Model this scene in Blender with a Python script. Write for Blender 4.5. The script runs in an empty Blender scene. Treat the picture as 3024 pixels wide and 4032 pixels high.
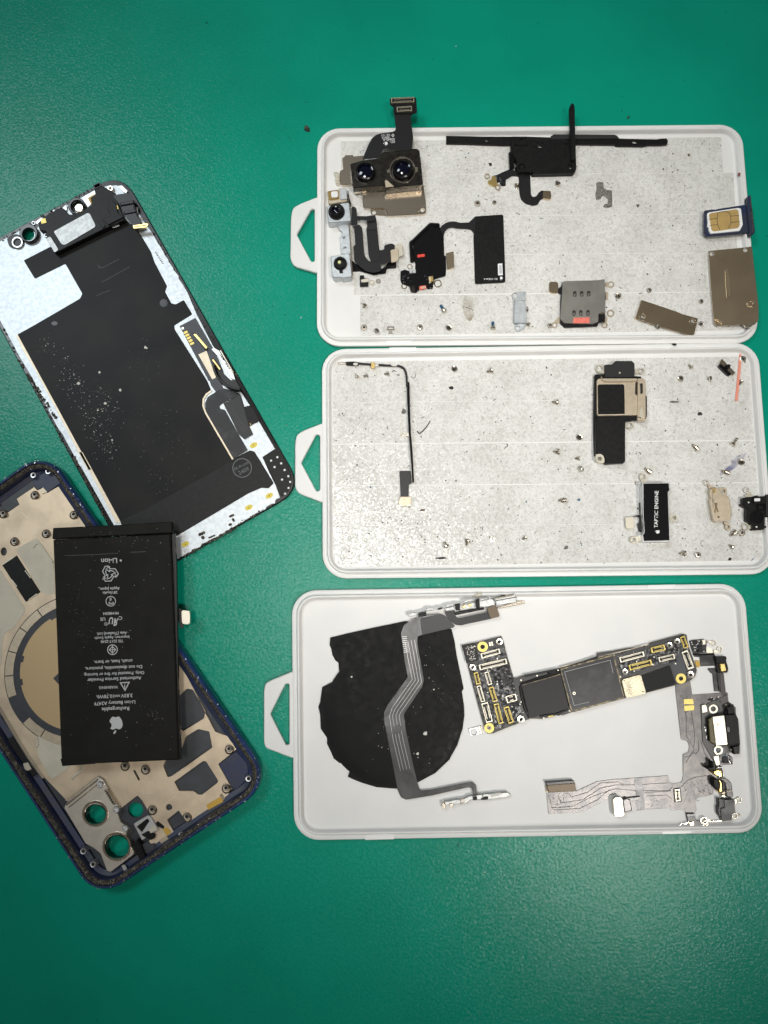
import bpy, bmesh, math, random
from mathutils import Vector, Matrix
from mathutils.geometry import tessellate_polygon

# ------------------------------------------------------------------ camera
scene = bpy.context.scene
TILT = math.radians(7.7)          # a little off straight down, leaning over the bench
DIST = 297.0                      # mm from lens to the middle of the picture
FPX = 3027.7                      # focal length in photograph pixels (3024 x 4032)
CAM = (0.0, -DIST * math.sin(TILT), DIST * math.cos(TILT))
cam_data = bpy.data.cameras.new('camera')
cam = bpy.data.objects.new('camera', cam_data)
scene.collection.objects.link(cam)
cam.location = tuple(c * 0.001 for c in CAM)
cam.rotation_euler = (TILT, 0, 0)
cam_data.sensor_width = 36.0
cam_data.lens = 36.0 * FPX / 4032.0
cam_data.clip_start = 0.005
cam_data.clip_end = 20.0
scene.camera = cam

# ------------------------------------------------------------------ light
world = bpy.data.worlds.new('World')
scene.world = world
world.use_nodes = True
bg = world.node_tree.nodes['Background']
bg.inputs['Color'].default_value = (1.0, 0.93, 0.82, 1)
bg.inputs['Strength'].default_value = 0.09

def area_lamp(name, loc, target, sx, sy, watts, color, spread=180):
    d = bpy.data.lights.new(name, 'AREA')
    d.shape = 'RECTANGLE'; d.size = sx; d.size_y = sy
    d.energy = watts; d.color = color; d.spread = math.radians(spread)
    o = bpy.data.objects.new(name, d)
    scene.collection.objects.link(o)
    o.location = loc
    v = Vector(target) - Vector(loc)
    o.rotation_euler = v.to_track_quat('-Z', 'Y').to_euler()
    return o

# lamps of the workshop: a lamp above the bench, a pale panel to the north-west, a lamp to the east
area_lamp('bench_lamp', (-0.09, 0.04, 1.20), (0.045, 0.115, 0), 0.32, 0.24, 0.184, (1.0, 0.97, 0.91), spread=24)  # tight spreads, here and on side_lamp, imitate a shadow across the near edge
area_lamp('ceiling_panel', (-0.80, 0.74, 1.50), (-0.05, 0.15, 0), 0.50, 0.46, 1.25, (0.86, 0.95, 1.0), spread=62)
area_lamp('side_lamp', (0.44, -0.42, 1.20), (0.035, -0.005, 0), 0.20, 0.15, 0.118, (1.0, 0.965, 0.91), spread=17)

scene.view_settings.view_transform = 'Standard'
scene.view_settings.look = 'None'
scene.view_settings.exposure = 0.0
scene.view_settings.gamma = 1.0
scene.render.resolution_x = 768
scene.render.resolution_y = 1024
scene.cycles.max_bounces = 6
scene.cycles.use_denoising = True

# ------------------------------------------------------------------ helpers
# lengths in millimetres; P() turns a photograph pixel into the bench point seen there at height z
CT, ST = math.cos(TILT), math.sin(TILT)
def P(u, v, z=0.0):
    x = (u - 1512.0) / FPX; y = -(v - 2016.0) / FPX
    dx, dy, dz = x, y * CT + ST, y * ST - CT
    t = (z - CAM[2]) / dz
    return (CAM[0] + dx * t, CAM[1] + dy * t)

class View:
    def __init__(self, x0, y0, s): self.x0, self.y0, self.s = x0, y0, s
    def __call__(self, *pts): return [(self.x0 + x * self.s, self.y0 + y * self.s) for x, y in pts]
    def p(self, x, y): return (self.x0 + x * self.s, self.y0 + y * self.s)
    def c(self, x, y, R, n=20, ry=None):
        ry = R if ry is None else ry
        return self(*[(x + R * math.cos(2 * math.pi * k / n), y + ry * math.sin(2 * math.pi * k / n)) for k in range(n)])
    def r(self, x, y, w, h, ang=0):
        a = -math.radians(ang); c, s = math.cos(a), math.sin(a)
        return self(*[(x + dx * c - dy * s, y + dx * s + dy * c) for dx, dy in ((-w/2, -h/2), (w/2, -h/2), (w/2, h/2), (-w/2, h/2))])
S_ = View(0, 0, 1)
A = View(1140, 340, .57866); B = View(1140, 800, .57866); C = View(1980, 340, .6293); D = View(1980, 800, .6293)
E = View(1140, 1330, .57866); F = View(1140, 1750, .57866); G = View(2064, 1330, .57866); H = View(2064, 1750, .57866)
I = View(1020, 2280, .57866); J = View(1020, 2750, .57866); K = View(2064, 2280, .57866); L = View(2064, 2750, .57866)
M = View(1800, 2400, .36166)
N1 = View(0, 680, .42194); N2 = View(500, 900, .42194); N3 = View(0, 1250, .42194); N4 = View(600, 1450, .36166)
N5 = View(0, 1780, .42194); N6 = View(200, 2040, .45215); N7 = View(0, 2350, .42194); N8 = View(250, 2900, .48222)
Q1 = View(1240, 360, .30139); Q2 = View(1260, 700, .24111); Q3 = View(1560, 820, .27125); Q4 = View(1740, 380, .33755)
Q5 = View(1580, 2300, .3255); Q6 = View(2660, 2480, .23513); Q7 = View(2640, 2950, .217); Q8 = View(2700, 1850, .1953)

OFF = {}
def link(o, parent=None):
    scene.collection.objects.link(o)
    if parent is not None: o.parent = parent

def tag(o, label, cat=None, group=None, kind=None):
    if label: o['label'] = label
    if cat: o['category'] = cat
    if group: o['group'] = group
    if kind: o['kind'] = kind
    return o

def thing(name, label, cat, at, z=0.0, group=None):
    o = bpy.data.objects.new(name, None)
    o.empty_display_size = 0.004
    x, y = P(at[0], at[1], z)
    o.location = (x * .001, y * .001, z * .001)
    link(o); OFF[o.name] = (x, y, z)
    return tag(o, label, cat, group)

def rr(pts, r, n=3):
    """round the corners of a closed pixel outline"""
    if not r: return list(pts)
    out = []; m = len(pts)
    for i in range(m):
        p0, p1, p2 = Vector(pts[i-1]), Vector(pts[i]), Vector(pts[(i+1) % m])
        a, b = p0 - p1, p2 - p1
        la, lb = a.length, b.length
        if la < 1e-6 or lb < 1e-6: continue
        d = min(r, la * .45, lb * .45)
        q0, q2 = p1 + a * (d / la), p1 + b * (d / lb)
        if abs(a.angle(b, 0) - math.pi) < .12: out.append(tuple(p1)); continue
        for k in range(n + 1):
            t = k / n
            out.append(tuple(q0 * (1-t)**2 + p1 * (2*t*(1-t)) + q2 * t*t))
    return out

def area2(p): return sum(p[i-1][0] * p[i][1] - p[i][0] * p[i-1][1] for i in range(len(p)))
def inset(p, d):
    """mitre offset of a ccw outline, inwards for d > 0"""
    out = []; m = len(p)
    for i in range(m):
        x0, y0 = p[i-1]; x1, y1 = p[i]; x2, y2 = p[(i+1) % m]
        ax, ay = x1-x0, y1-y0; bx_, by = x2-x1, y2-y1
        la = math.hypot(ax, ay) or 1e-9; lb = math.hypot(bx_, by) or 1e-9
        nx, ny = -ay/la - by/lb, ax/la + bx_/lb
        ln = math.hypot(nx, ny)
        if ln < .3: nx, ny, ln = -ay/la, ax/la, 1.0
        k = min(2.0 / ln, 2.2)
        out.append((x1 + nx/ln * d * k, y1 + ny/ln * d * k))
    return out

def wpr(poly, z0, z1, b=0.0, holes=(), zf=None):
    """prism over a world outline (mm) with an optional chamfered top edge"""
    loops = []
    for k, q in enumerate([poly] + list(holes)):
        q = [tuple(x) for x in q]
        if (area2(q) > 0) != (k == 0): q = q[::-1]
        loops.append(q)
    V, Fc = [], []
    tops = []
    for q in loops:
        m = len(q); base = len(V)
        zz = [(zf(*w) if zf else 0.0) for w in q]
        V += [(x, y, z0 + dz) for (x, y), dz in zip(q, zz)]
        rings = [base]
        if b:
            rings.append(len(V)); V += [(x, y, z1 - b + dz) for (x, y), dz in zip(q, zz)]
            qi = inset(q, b)
        else: qi = q
        rings.append(len(V)); V += [(x, y, z1 + dz) for (x, y), dz in zip(qi, zz)]
        for a_, c_ in zip(rings, rings[1:]):
            for i in range(m):
                j = (i + 1) % m
                Fc.append((a_ + i, a_ + j, c_ + j, c_ + i))
        tops.append((rings[-1], qi, base))
    pts = [[Vector((x, y, 0)) for x, y in qi] for _, qi, _ in tops]
    idx = [top + i for top, qi, _ in tops for i in range(len(qi))]
    bot = [base + i for _, qi, base in tops for i in range(len(qi))]
    flat = [v for l in pts for v in l]
    for t in tessellate_polygon(pts):
        a_, b_, c_ = t
        cr = (flat[b_] - flat[a_]).cross(flat[c_] - flat[a_]).z
        if abs(cr) < 1e-12: continue
        if cr < 0: b_, c_ = c_, b_
        Fc.append((idx[a_], idx[b_], idx[c_]))
        Fc.append((bot[a_], bot[c_], bot[b_]))
    return V, Fc

def pr(poly, z0, z1, b=0.0, holes=(), r=0, zf=None, n=3):
    """prism whose top outline is given in photograph pixels"""
    zt = z1
    w = [P(u, v, zt) for u, v in rr(poly, r, n)]
    hs = [[P(u, v, zt) for u, v in h] for h in holes]
    return wpr(w, z0, z1, b, hs, zf)

def stroke(path, w, z0, z1, b=0.0, closed=False, zf=None):
    """flat band of width w pixels along a pixel path"""
    m = len(path); Lf, Rt = [], []
    for i in range(m):
        p = Vector(path[i])
        a = Vector(path[i-1]) if (i or closed) else p
        c = Vector(path[(i+1) % m]) if (i < m-1 or closed) else p
        d1 = (p - a).normalized() if (p - a).length > 1e-6 else (c - p).normalized()
        d2 = (c - p).normalized() if (c - p).length > 1e-6 else d1
        t = d1 + d2
        t = t.normalized() if t.length > .2 else d1
        nn = Vector((-t.y, t.x)); k = 1.0 / max(.5, nn.dot(Vector((-d1.y, d1.x))))
        Lf.append(tuple(p + nn * w * .5 * k)); Rt.append(tuple(p - nn * w * .5 * k))
    if closed: return pr(Lf, z0, z1, b, holes=[Rt], zf=zf) if abs(area2(Lf)) > abs(area2(Rt)) else pr(Rt, z0, z1, b, holes=[Lf], zf=zf)
    return pr(Lf + Rt[::-1], z0, z1, b, zf=zf)

def smooth_path(pts, n=6):
    """Catmull-Rom through pixel points"""
    out = []; m = len(pts)
    for i in range(m - 1):
        p0, p1, p2, p3 = (Vector(pts[max(0, min(m-1, i+k))]) for k in (-1, 0, 1, 2))
        for k in range(n):
            t = k / n
            out.append(tuple(.5 * ((2*p1) + (p2-p0)*t + (2*p0-5*p1+4*p2-p3)*t*t + (3*p1-p0-3*p2+p3)*t**3)))
    out.append(tuple(pts[-1]))
    return out

def lathe(at, prof, seg=28, ztop=None, zz=0.0):
    """solid of revolution: at = pixel seen at height ztop, prof = [(r, z)...] in mm"""
    zt = max(z for _, z in prof) if ztop is None else ztop
    cx, cy = P(at[0], at[1], zt)
    V, Fc = [], []; rows = []
    for r, z in prof:
        if r <= 1e-6: rows.append([len(V)]); V.append((cx, cy, z + zz))
        else:
            rows.append(list(range(len(V), len(V) + seg)))
            V += [(cx + r * math.cos(2*math.pi*k/seg), cy + r * math.sin(2*math.pi*k/seg), z + zz) for k in range(seg)]
    for a_, b_ in zip(rows, rows[1:]):
        for k in range(seg):
            k2 = (k + 1) % seg
            if len(a_) == 1 and len(b_) == 1: continue
            if len(a_) == 1: Fc.append((a_[0], b_[k2], b_[k]))
            elif len(b_) == 1: Fc.append((a_[k], a_[k2], b_[0]))
            else: Fc.append((a_[k], a_[k2], b_[k2], b_[k]))
    return V, Fc

def ring(v, x, y, R, r, z0, z1, b=.1, n=22, tilt=None):
    return pr(v.c(x, y, R, n), z0, z1, b, holes=[v.c(x, y, r, n)], zf=tilt)

def part(par, name, mat, *prims, smooth=False, label=None, kind=None):
    V, Fc, MI = [], [], []
    for p in prims:
        k = len(V); V += p[0]
        Fc += [tuple(i + k for i in f) for f in p[1]]
    ox, oy, oz = OFF[par.name] if par is not None else (0, 0, 0)
    me = bpy.data.meshes.new(name)
    me.from_pydata([((x-ox)*.001, (y-oy)*.001, (z-oz)*.001) for x, y, z in V], [], Fc)
    bm = bmesh.new(); bm.from_mesh(me)
    bmesh.ops.recalc_face_normals(bm, faces=bm.faces)
    bm.to_mesh(me); bm.free()
    if smooth:
        for p in me.polygons: p.use_smooth = True
        try: me.set_sharp_from_angle(angle=math.radians(38))
        except Exception: pass
    me.materials.append(mat)
    o = bpy.data.objects.new(name, me)
    link(o, par); OFF[o.name] = (ox, oy, oz)
    if label: o['label'] = label
    if kind: o['kind'] = kind
    return o

def solo(name, label, cat, mat, at, *prims, z=0.0, group=None, smooth=False):
    """a thing that is one mesh"""
    x, y = P(at[0], at[1], z)
    OFF['_solo'] = (x, y, z)
    class _p: name = '_solo'
    V, Fc = [], []
    for p in prims:
        k = len(V); V += p[0]; Fc += [tuple(i + k for i in f) for f in p[1]]
    me = bpy.data.meshes.new(name)
    me.from_pydata([((a-x)*.001, (b-y)*.001, (c-z)*.001) for a, b, c in V], [], Fc)
    bm = bmesh.new(); bm.from_mesh(me); bmesh.ops.recalc_face_normals(bm, faces=bm.faces); bm.to_mesh(me); bm.free()
    if smooth:
        for p in me.polygons: p.use_smooth = True
        try: me.set_sharp_from_angle(angle=math.radians(38))
        except Exception: pass
    me.materials.append(mat)
    o = bpy.data.objects.new(name, me); link(o)
    o.location = (x*.001, y*.001, z*.001); OFF[o.name] = (x, y, z)
    return tag(o, label, cat, group)

def text(par, name, s, v, x, y, ang, mat, z, width=None, height=None, bold=0.0, shear=0.0):
    """flat printed lettering centred on a view point; width / height in view pixels"""
    cu = bpy.data.curves.new(name, 'FONT')
    cu.body = s; cu.size = 1.0; cu.align_x = 'CENTER'; cu.resolution_u = 2; cu.offset = bold; cu.shear = shear
    ob = bpy.data.objects.new(name, cu); link(ob)
    dg = bpy.context.evaluated_depsgraph_get(); dg.update()
    me = bpy.data.meshes.new_from_object(ob.evaluated_get(dg))
    bpy.data.objects.remove(ob); bpy.data.curves.remove(cu)
    xs = [q.co.x for q in me.vertices]; ys = [q.co.y for q in me.vertices]
    cx, cy = (min(xs)+max(xs))/2, (min(ys)+max(ys))/2
    sx = (width / (max(xs)-min(xs))) if width else height / (max(ys)-min(ys))
    sy = height / (max(ys)-min(ys)) if height else sx
    ca, sa = math.cos(math.radians(ang)), math.sin(math.radians(ang))
    ox, oy, oz = OFF[par.name]
    for q in me.vertices:
        a, b = (q.co.x-cx)*sx, (q.co.y-cy)*sy
        u, w = v.p(x + a*ca - b*sa, y - (a*sa + b*ca))
        wx, wy = P(u, w, z)
        q.co = ((wx-ox)*.001, (wy-oy)*.001, (z-oz)*.001)
    me.materials.clear(); me.materials.append(mat)
    o = bpy.data.objects.new(name, me); link(o, par); OFF[o.name] = OFF[par.name]
    return o

def glyph(v, x, y, size, ang, pts):
    ca, sa = math.cos(math.radians(ang)), math.sin(math.radians(ang))
    return v(*[(x + size*(a*ca - b*sa), y - size*(a*sa + b*ca)) for a, b in pts])

FRUIT = [(0,.30),(.10,.33),(.22,.38),(.34,.35),(.43,.27),(.36,.20),(.32,.10),(.32,0),(.36,-.10),(.46,-.18),(.42,-.32),(.34,-.45),(.25,-.54),(.17,-.55),(.08,-.51),(0,-.50),(-.08,-.51),(-.17,-.55),(-.25,-.53),(-.36,-.40),(-.44,-.22),(-.47,-.02),(-.45,.16),(-.38,.28),(-.28,.36),(-.18,.37),(-.08,.33)]
LEAF = [(0,.42),(.02,.55),(.10,.66),(.21,.70),(.20,.58),(.13,.47)]
def fruit_logo(par, v, x, y, size, ang, mat, z):
    return part(par, 'logo', mat, pr(glyph(v, x, y, size, ang, FRUIT), z-.015, z), pr(glyph(v, x, y, size, ang, LEAF), z-.015, z))

# ------------------------------------------------------------------ materials
def add_facets(nt, b, tc, amount, scale):
    """crystalline surface: every small cell leans its own way"""
    N, Lk = nt.nodes, nt.links
    v = N.new('ShaderNodeTexVoronoi'); v.inputs['Scale'].default_value = scale; Lk.new(tc.outputs['Object'], v.inputs['Vector'])
    sub = N.new('ShaderNodeVectorMath'); sub.operation = 'SUBTRACT'; sub.inputs[1].default_value = (.5, .5, .5)
    mul = N.new('ShaderNodeVectorMath'); mul.operation = 'SCALE'; mul.inputs['Scale'].default_value = amount
    geo = N.new('ShaderNodeNewGeometry'); add = N.new('ShaderNodeVectorMath'); add.operation = 'ADD'
    nrm = N.new('ShaderNodeVectorMath'); nrm.operation = 'NORMALIZE'
    Lk.new(v.outputs['Color'], sub.inputs[0]); Lk.new(sub.outputs[0], mul.inputs[0]); Lk.new(mul.outputs[0], add.inputs[0])
    src = b.inputs['Normal'].links[0].from_socket if b.inputs['Normal'].links else geo.outputs['Normal']
    Lk.new(src, add.inputs[1]); Lk.new(add.outputs[0], nrm.inputs[0]); Lk.new(nrm.outputs[0], b.inputs['Normal'])

def mat(name, col, rough=.5, metal=0.0, bump=0.0, bscale=1500, col2=None, cscale=400, clo=.4, chi=.6, spec=.5, rvar=0.0, rscale=500, coat=0.0, bdist=.0001, detail=3.0, trans=0.0, sss=0.0, facet=None, alpha=None):
    m = bpy.data.materials.new(name); m.use_nodes = True
    nt = m.node_tree; b = nt.nodes['Principled BSDF']
    b.inputs['Base Color'].default_value = (*col, 1)
    b.inputs['Roughness'].default_value = rough
    b.inputs['Metallic'].default_value = metal
    b.inputs['Specular IOR Level'].default_value = spec
    b.inputs['Coat Weight'].default_value = coat
    b.inputs['Coat Roughness'].default_value = .15
    if sss:
        b.inputs['Subsurface Weight'].default_value = sss
        b.inputs['Subsurface Radius'].default_value = (1, .9, .8); b.inputs['Subsurface Scale'].default_value = .0012
    tc = nt.nodes.new('ShaderNodeTexCoord')
    def noise(scale, det=detail):
        n = nt.nodes.new('ShaderNodeTexNoise'); n.inputs['Scale'].default_value = scale
        n.inputs['Detail'].default_value = det; nt.links.new(tc.outputs['Object'], n.inputs['Vector']); return n
    if col2 is not None:
        n = noise(cscale); rp = nt.nodes.new('ShaderNodeValToRGB')
        rp.color_ramp.elements[0].position = clo; rp.color_ramp.elements[1].position = chi
        rp.color_ramp.elements[0].color = (*col, 1); rp.color_ramp.elements[1].color = (*col2, 1)
        nt.links.new(n.outputs['Fac'], rp.inputs['Fac']); nt.links.new(rp.outputs['Color'], b.inputs['Base Color'])
    if rvar:
        n = noise(rscale); mr = nt.nodes.new('ShaderNodeMapRange')
        mr.inputs['From Min'].default_value = .35; mr.inputs['From Max'].default_value = .65
        mr.inputs['To Min'].default_value = max(.02, rough - rvar); mr.inputs['To Max'].default_value = min(1, rough + rvar)
        nt.links.new(n.outputs['Fac'], mr.inputs['Value']); nt.links.new(mr.outputs['Result'], b.inputs['Roughness'])
    if bump:
        n = noise(bscale); bp = nt.nodes.new('ShaderNodeBump')
        bp.inputs['Strength'].default_value = bump; bp.inputs['Distance'].default_value = bdist
        nt.links.new(n.outputs['Fac'], bp.inputs['Height']); nt.links.new(bp.outputs['Normal'], b.inputs['Normal'])
    if facet: add_facets(nt, b, tc, *facet)
    if alpha:
        n = noise(alpha[0]); mr = nt.nodes.new('ShaderNodeMapRange')
        mr.inputs['From Min'].default_value = alpha[1]; mr.inputs['From Max'].default_value = alpha[2]; mr.inputs['To Max'].default_value = alpha[3]
        nt.links.new(n.outputs['Fac'], mr.inputs['Value']); nt.links.new(mr.outputs['Result'], b.inputs['Alpha'])
    return m

def film_material():
    """cloudy adhesive film: fibrous dirt in it, a fine crinkle on top"""
    m = mat('cloudy_film', (.74, .73, .68), .30, bump=.0)
    nt = m.node_tree; b = nt.nodes['Principled BSDF']; N = nt.nodes; Lk = nt.links
    tc = N.new('ShaderNodeTexCoord')
    def noise(sc, det, dist=0.0):
        n = N.new('ShaderNodeTexNoise'); n.inputs['Scale'].default_value = sc; n.inputs['Detail'].default_value = det
        n.inputs['Distortion'].default_value = dist; Lk.new(tc.outputs['Object'], n.inputs['Vector']); return n
    def ramp(n, p0, p1, c0, c1):
        r = N.new('ShaderNodeValToRGB'); e = r.color_ramp.elements
        e[0].position = p0; e[1].position = p1; e[0].color = (*c0, 1); e[1].color = (*c1, 1)
        Lk.new(n.outputs['Fac'], r.inputs['Fac']); return r
    base = ramp(noise(70, 4), .35, .68, (.685, .68, .655), (.78, .775, .755))
    mot = ramp(noise(640, 6, 1.4), .36, .56, (.77, .76, .73), (1, 1, 1))
    fib = ramp(noise(1250, 5, 2.6), .29, .42, (.40, .38, .35), (1, 1, 1))
    mx = N.new('ShaderNodeMixRGB'); mx.blend_type = 'MULTIPLY'; mx.inputs['Fac'].default_value = .8
    Lk.new(base.outputs['Color'], mx.inputs['Color1']); Lk.new(mot.outputs['Color'], mx.inputs['Color2'])
    m2 = N.new('ShaderNodeMixRGB'); m2.blend_type = 'MULTIPLY'; m2.inputs['Fac'].default_value = .75
    Lk.new(mx.outputs['Color'], m2.inputs['Color1']); Lk.new(fib.outputs['Color'], m2.inputs['Color2'])
    Lk.new(m2.outputs['Color'], b.inputs['Base Color'])
    h = noise(900, 3, .5); bp = N.new('ShaderNodeBump'); bp.inputs['Strength'].default_value = .35; bp.inputs['Distance'].default_value = .0002
    Lk.new(h.outputs['Fac'], bp.inputs['Height']); Lk.new(bp.outputs['Normal'], b.inputs['Normal'])
    b.inputs['Roughness'].default_value = .16
    add_facets(nt, b, tc, .12, 1900)
    return m

def mat_surface():
    m = mat('green_rubber', (.002, .235, .155), .25, bump=.0, spec=.2)
    nt = m.node_tree; b = nt.nodes['Principled BSDF']; N = nt.nodes; Lk = nt.links
    tc = N.new('ShaderNodeTexCoord')
    def noise(sc, det):
        n = N.new('ShaderNodeTexNoise'); n.inputs['Scale'].default_value = sc; n.inputs['Detail'].default_value = det
        Lk.new(tc.outputs['Object'], n.inputs['Vector']); return n
    r1 = N.new('ShaderNodeValToRGB'); e = r1.color_ramp.elements
    e[0].position = .3; e[1].position = .7; e[0].color = (.0012, .255, .170, 1); e[1].color = (.002, .295, .198, 1)
    Lk.new(noise(26, 5).outputs['Fac'], r1.inputs['Fac'])
    r2 = N.new('ShaderNodeValToRGB'); e = r2.color_ramp.elements
    e[0].position = .235; e[1].position = .27; e[0].color = (.35, .4, .38, 1); e[1].color = (1, 1, 1, 1)
    Lk.new(noise(420, 2).outputs['Fac'], r2.inputs['Fac'])
    mx = N.new('ShaderNodeMixRGB'); mx.blend_type = 'MULTIPLY'; mx.inputs['Fac'].default_value = .7
    Lk.new(r1.outputs['Color'], mx.inputs['Color1']); Lk.new(r2.outputs['Color'], mx.inputs['Color2'])
    Lk.new(mx.outputs['Color'], b.inputs['Base Color'])
    bp = N.new('ShaderNodeBump'); bp.inputs['Strength'].default_value = .5; bp.inputs['Distance'].default_value = .00018
    Lk.new(noise(1000, 3).outputs['Fac'], bp.inputs['Height']); Lk.new(bp.outputs['Normal'], b.inputs['Normal'])
    add_facets(nt, b, tc, .08, 2000)
    return m

m_mat = mat_surface()
m_tray = mat('white_polypropylene', (.80, .795, .78), .38, spec=.4, bump=.3, bscale=1500, col2=(.77, .768, .757), cscale=60, detail=8)
m_traymark = mat('pale_gate_mark', (.86, .855, .84), .3)
m_film = film_material()
m_black = mat('black_plastic', (.007, .007, .0075), .4, spec=.2, bump=.15, bscale=1800, col2=(.011, .011, .011), cscale=700)
m_blackgl = mat('black_gloss_tape', (.006, .006, .007), .22, spec=.35, bump=.08, bscale=350)
m_blackmt = mat('black_matte_foam', (.016, .016, .017), .8, bump=.4, bscale=2500)
m_flex = mat('dark_flex_film', (.012, .012, .013), .36, spec=.4, bump=.03, bscale=500)
m_greyflex = mat('grey_brown_flex', (.112, .107, .108), .3, metal=.35, bump=.2, bscale=1200, col2=(.16, .147, .142), cscale=300)
m_silverflex = mat('silver_grey_flex', (.055, .055, .056), .28, metal=.55, bump=.25, bscale=70, bdist=.002)
m_trace = mat('flex_trace', (.06, .054, .053), .4, metal=.3)
m_silver = mat('brushed_steel', (.66, .67, .68), .4, metal=1)
m_plate = mat('zinc_back_plate', (.49, .525, .55), .47, metal=.85, col2=(.57, .60, .62), cscale=700, detail=6, facet=(.06, 1600))
m_nickel = mat('warm_nickel', (.72, .64, .53), .24, metal=1)
m_brown = mat('bronze_steel', (.74, .61, .43), .26, metal=1, col2=(.68, .56, .40), cscale=120)
m_gun = mat('dark_gunmetal', (.085, .08, .072), .28, metal=1, bump=.015, bscale=1200, rvar=0.03)
m_gold = mat('gold_plating', (.86, .64, .25), .3, metal=.9, bump=.05)
m_goldpaint = mat('gold_pad', (.80, .62, .17), .4, metal=.3)
m_champ = mat('champagne_metal', (.60, .51, .39), .45, metal=.85, bump=.1, bscale=2500, col2=(.54, .46, .35), cscale=500)
m_mid = mat('beige_mid_plate', (.70, .575, .425), .5, metal=.65, bump=.15, bscale=1500, col2=(.50, .405, .30), cscale=130, clo=.42, chi=.75, detail=6)
m_copper = mat('tan_coil_disc', (.60, .44, .25), .35, metal=.35, bump=.05, bscale=200)
m_slate = mat('slate_back', (.035, .04, .05), .45, bump=.1, bscale=800, col2=(.045, .05, .06), cscale=200)
m_navy = mat('navy_enamel', (.016, .04, .16), .3, bump=.1, bscale=700, col2=(.012, .026, .10), cscale=150, coat=.3)
m_navyin = mat('navy_inside', (.014, .024, .075), .42, bump=.2, bscale=900, col2=(.028, .034, .06), cscale=220)
m_grime = mat('grimy_gasket', (.02, .019, .017), .75, bump=1.0, bscale=1100, col2=(.17, .145, .105), cscale=1300, clo=.42, chi=.75, bdist=.0004)
m_white = mat('white_print', (.80, .80, .80), .55)
m_greyprint = mat('grey_print', (.50, .51, .52), .55)
m_dimprint = mat('dim_grey_print', (.12, .125, .135), .5)
m_cream = mat('cream_plating', (.78, .73, .61), .35, metal=.65)
m_batt = mat('battery_wrap', (.013, .0125, .0115), .6, spec=.1, bump=.08, bscale=500, col2=(.016, .0155, .014), cscale=120)
m_red = mat('red_sticker', (.72, .05, .03), .5)
m_pink = mat('salmon_tape', (.80, .20, .15), .5, bump=.2, col2=(.72, .16, .12), cscale=700)
m_redstrip = mat('coral_plastic', (.80, .30, .22), .4)
m_orange = mat('orange_contact', (.60, .36, .05), .45)
m_yellow = mat('yellow_ink', (.80, .66, .10), .55, col2=(.72, .58, .08), cscale=1500)
m_amber = mat('amber_glue', (.36, .25, .09), .2, col2=(.2, .13, .05), cscale=1500)
m_olive = mat('olive_glue', (.13, .11, .03), .4, col2=(.09, .075, .02), cscale=900)
m_lens = mat('lens_glass', (.002, .002, .004), .06, spec=.5)
m_lensblue = mat('coated_lens', (.002, .003, .012), .05, spec=.5)
m_glue = mat('shiny_underfill', (.03, .03, .032), .3, spec=.9, bump=.8, bscale=900, bdist=.0004, facet=(.7, 1100))
m_board = mat('black_circuit_board', (.015, .016, .016), .4, bump=.2, bscale=1500)
m_brassedge = mat('board_edge', (.20, .165, .10), .4, metal=.6, col2=(.05, .045, .04), cscale=700)
m_blackchip = mat('black_chip', (.010, .010, .011), .4, spec=.25, bump=.02, bscale=400)
m_smudge = mat('smudged_black_film', (.012, .012, .0135), .32, spec=.35, bump=.04, bscale=500, col2=(.045, .046, .05), cscale=220, clo=.5, chi=.8)
m_charcoal = mat('charcoal_sheet', (.016, .016, .0172), .36, spec=.08, bump=.03, bscale=400, col2=(.022, .0215, .021), cscale=60)
m_residue = mat('dried_adhesive', (.58, .55, .45), .22, bump=.5, bscale=260, col2=(.66, .62, .51), cscale=120, coat=.3, bdist=.0003)
m_scrap = mat('grey_residue', (.10, .095, .085), .8, bump=.8, bscale=2500, col2=(.22, .21, .19), cscale=1500)
m_bluegrn = mat('blue_threadlock', (.02, .10, .20), .6, bump=.5, bscale=3000)
m_dark = mat('dirt_and_slot_shade', (.022, .02, .018), .8)  # real dirt and dark marks; also flat painted shade for slots and holes
m_browndirt = mat('brown_dirt', (.15, .10, .05), .8)
m_bluedirt = mat('blue_dirt', (.05, .13, .22), .7)
m_dust = mat('pale_dust', (.70, .68, .63), .7)
m_screw = mat('screw_steel', (.60, .55, .47), .27, metal=1, bump=.1, bscale=2500)
m_screwd = mat('dull_screw', (.34, .31, .27), .45, metal=.9, bump=.3, bscale=2500)
m_screww = mat('bright_screw', (.85, .83, .76), .25, metal=1)
m_smd = mat('ceramic_part', (.05, .07, .085), .4)
m_smdl = mat('solder_end', (.75, .74, .70), .3, metal=1)
m_purple = mat('purple_ink', (.16, .16, .34), .5, alpha=(220, .34, .66, .7))
m_brownstain = mat('brown_stain', (.30, .22, .10), .5, alpha=(160, .36, .70, .5))
m_dullsteel = mat('dull_steel', (.44, .45, .45), .5, metal=.85, col2=(.56, .57, .56), cscale=700, detail=6)
m_bracket = mat('satin_bracket', (.74, .69, .61), .42, metal=1, col2=(.68, .63, .56), cscale=300)
m_hole = mat('painted_hole_shade', (.01, .01, .01), .8)  # near-black colour standing in for shade inside post holes and screw recesses
m_chipgold = mat('champagne_chip', (.60, .54, .40), .4, metal=.6, col2=(.36, .32, .23), cscale=2600, clo=.48, chi=.56)
m_tracelight = mat('raised_trace', (.30, .30, .30), .28, metal=.7)
m_simgold = mat('card_contact_gold', (.66, .45, .17), .35, metal=.35, col2=(.60, .41, .16), cscale=300)
m_bronzedull = mat('dull_bronze', (.11, .08, .048), .4, metal=.35)
m_steelgrey = mat('grey_steel', (.34, .33, .30), .38, metal=.7, col2=(.29, .28, .26), cscale=200, detail=6)
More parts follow.
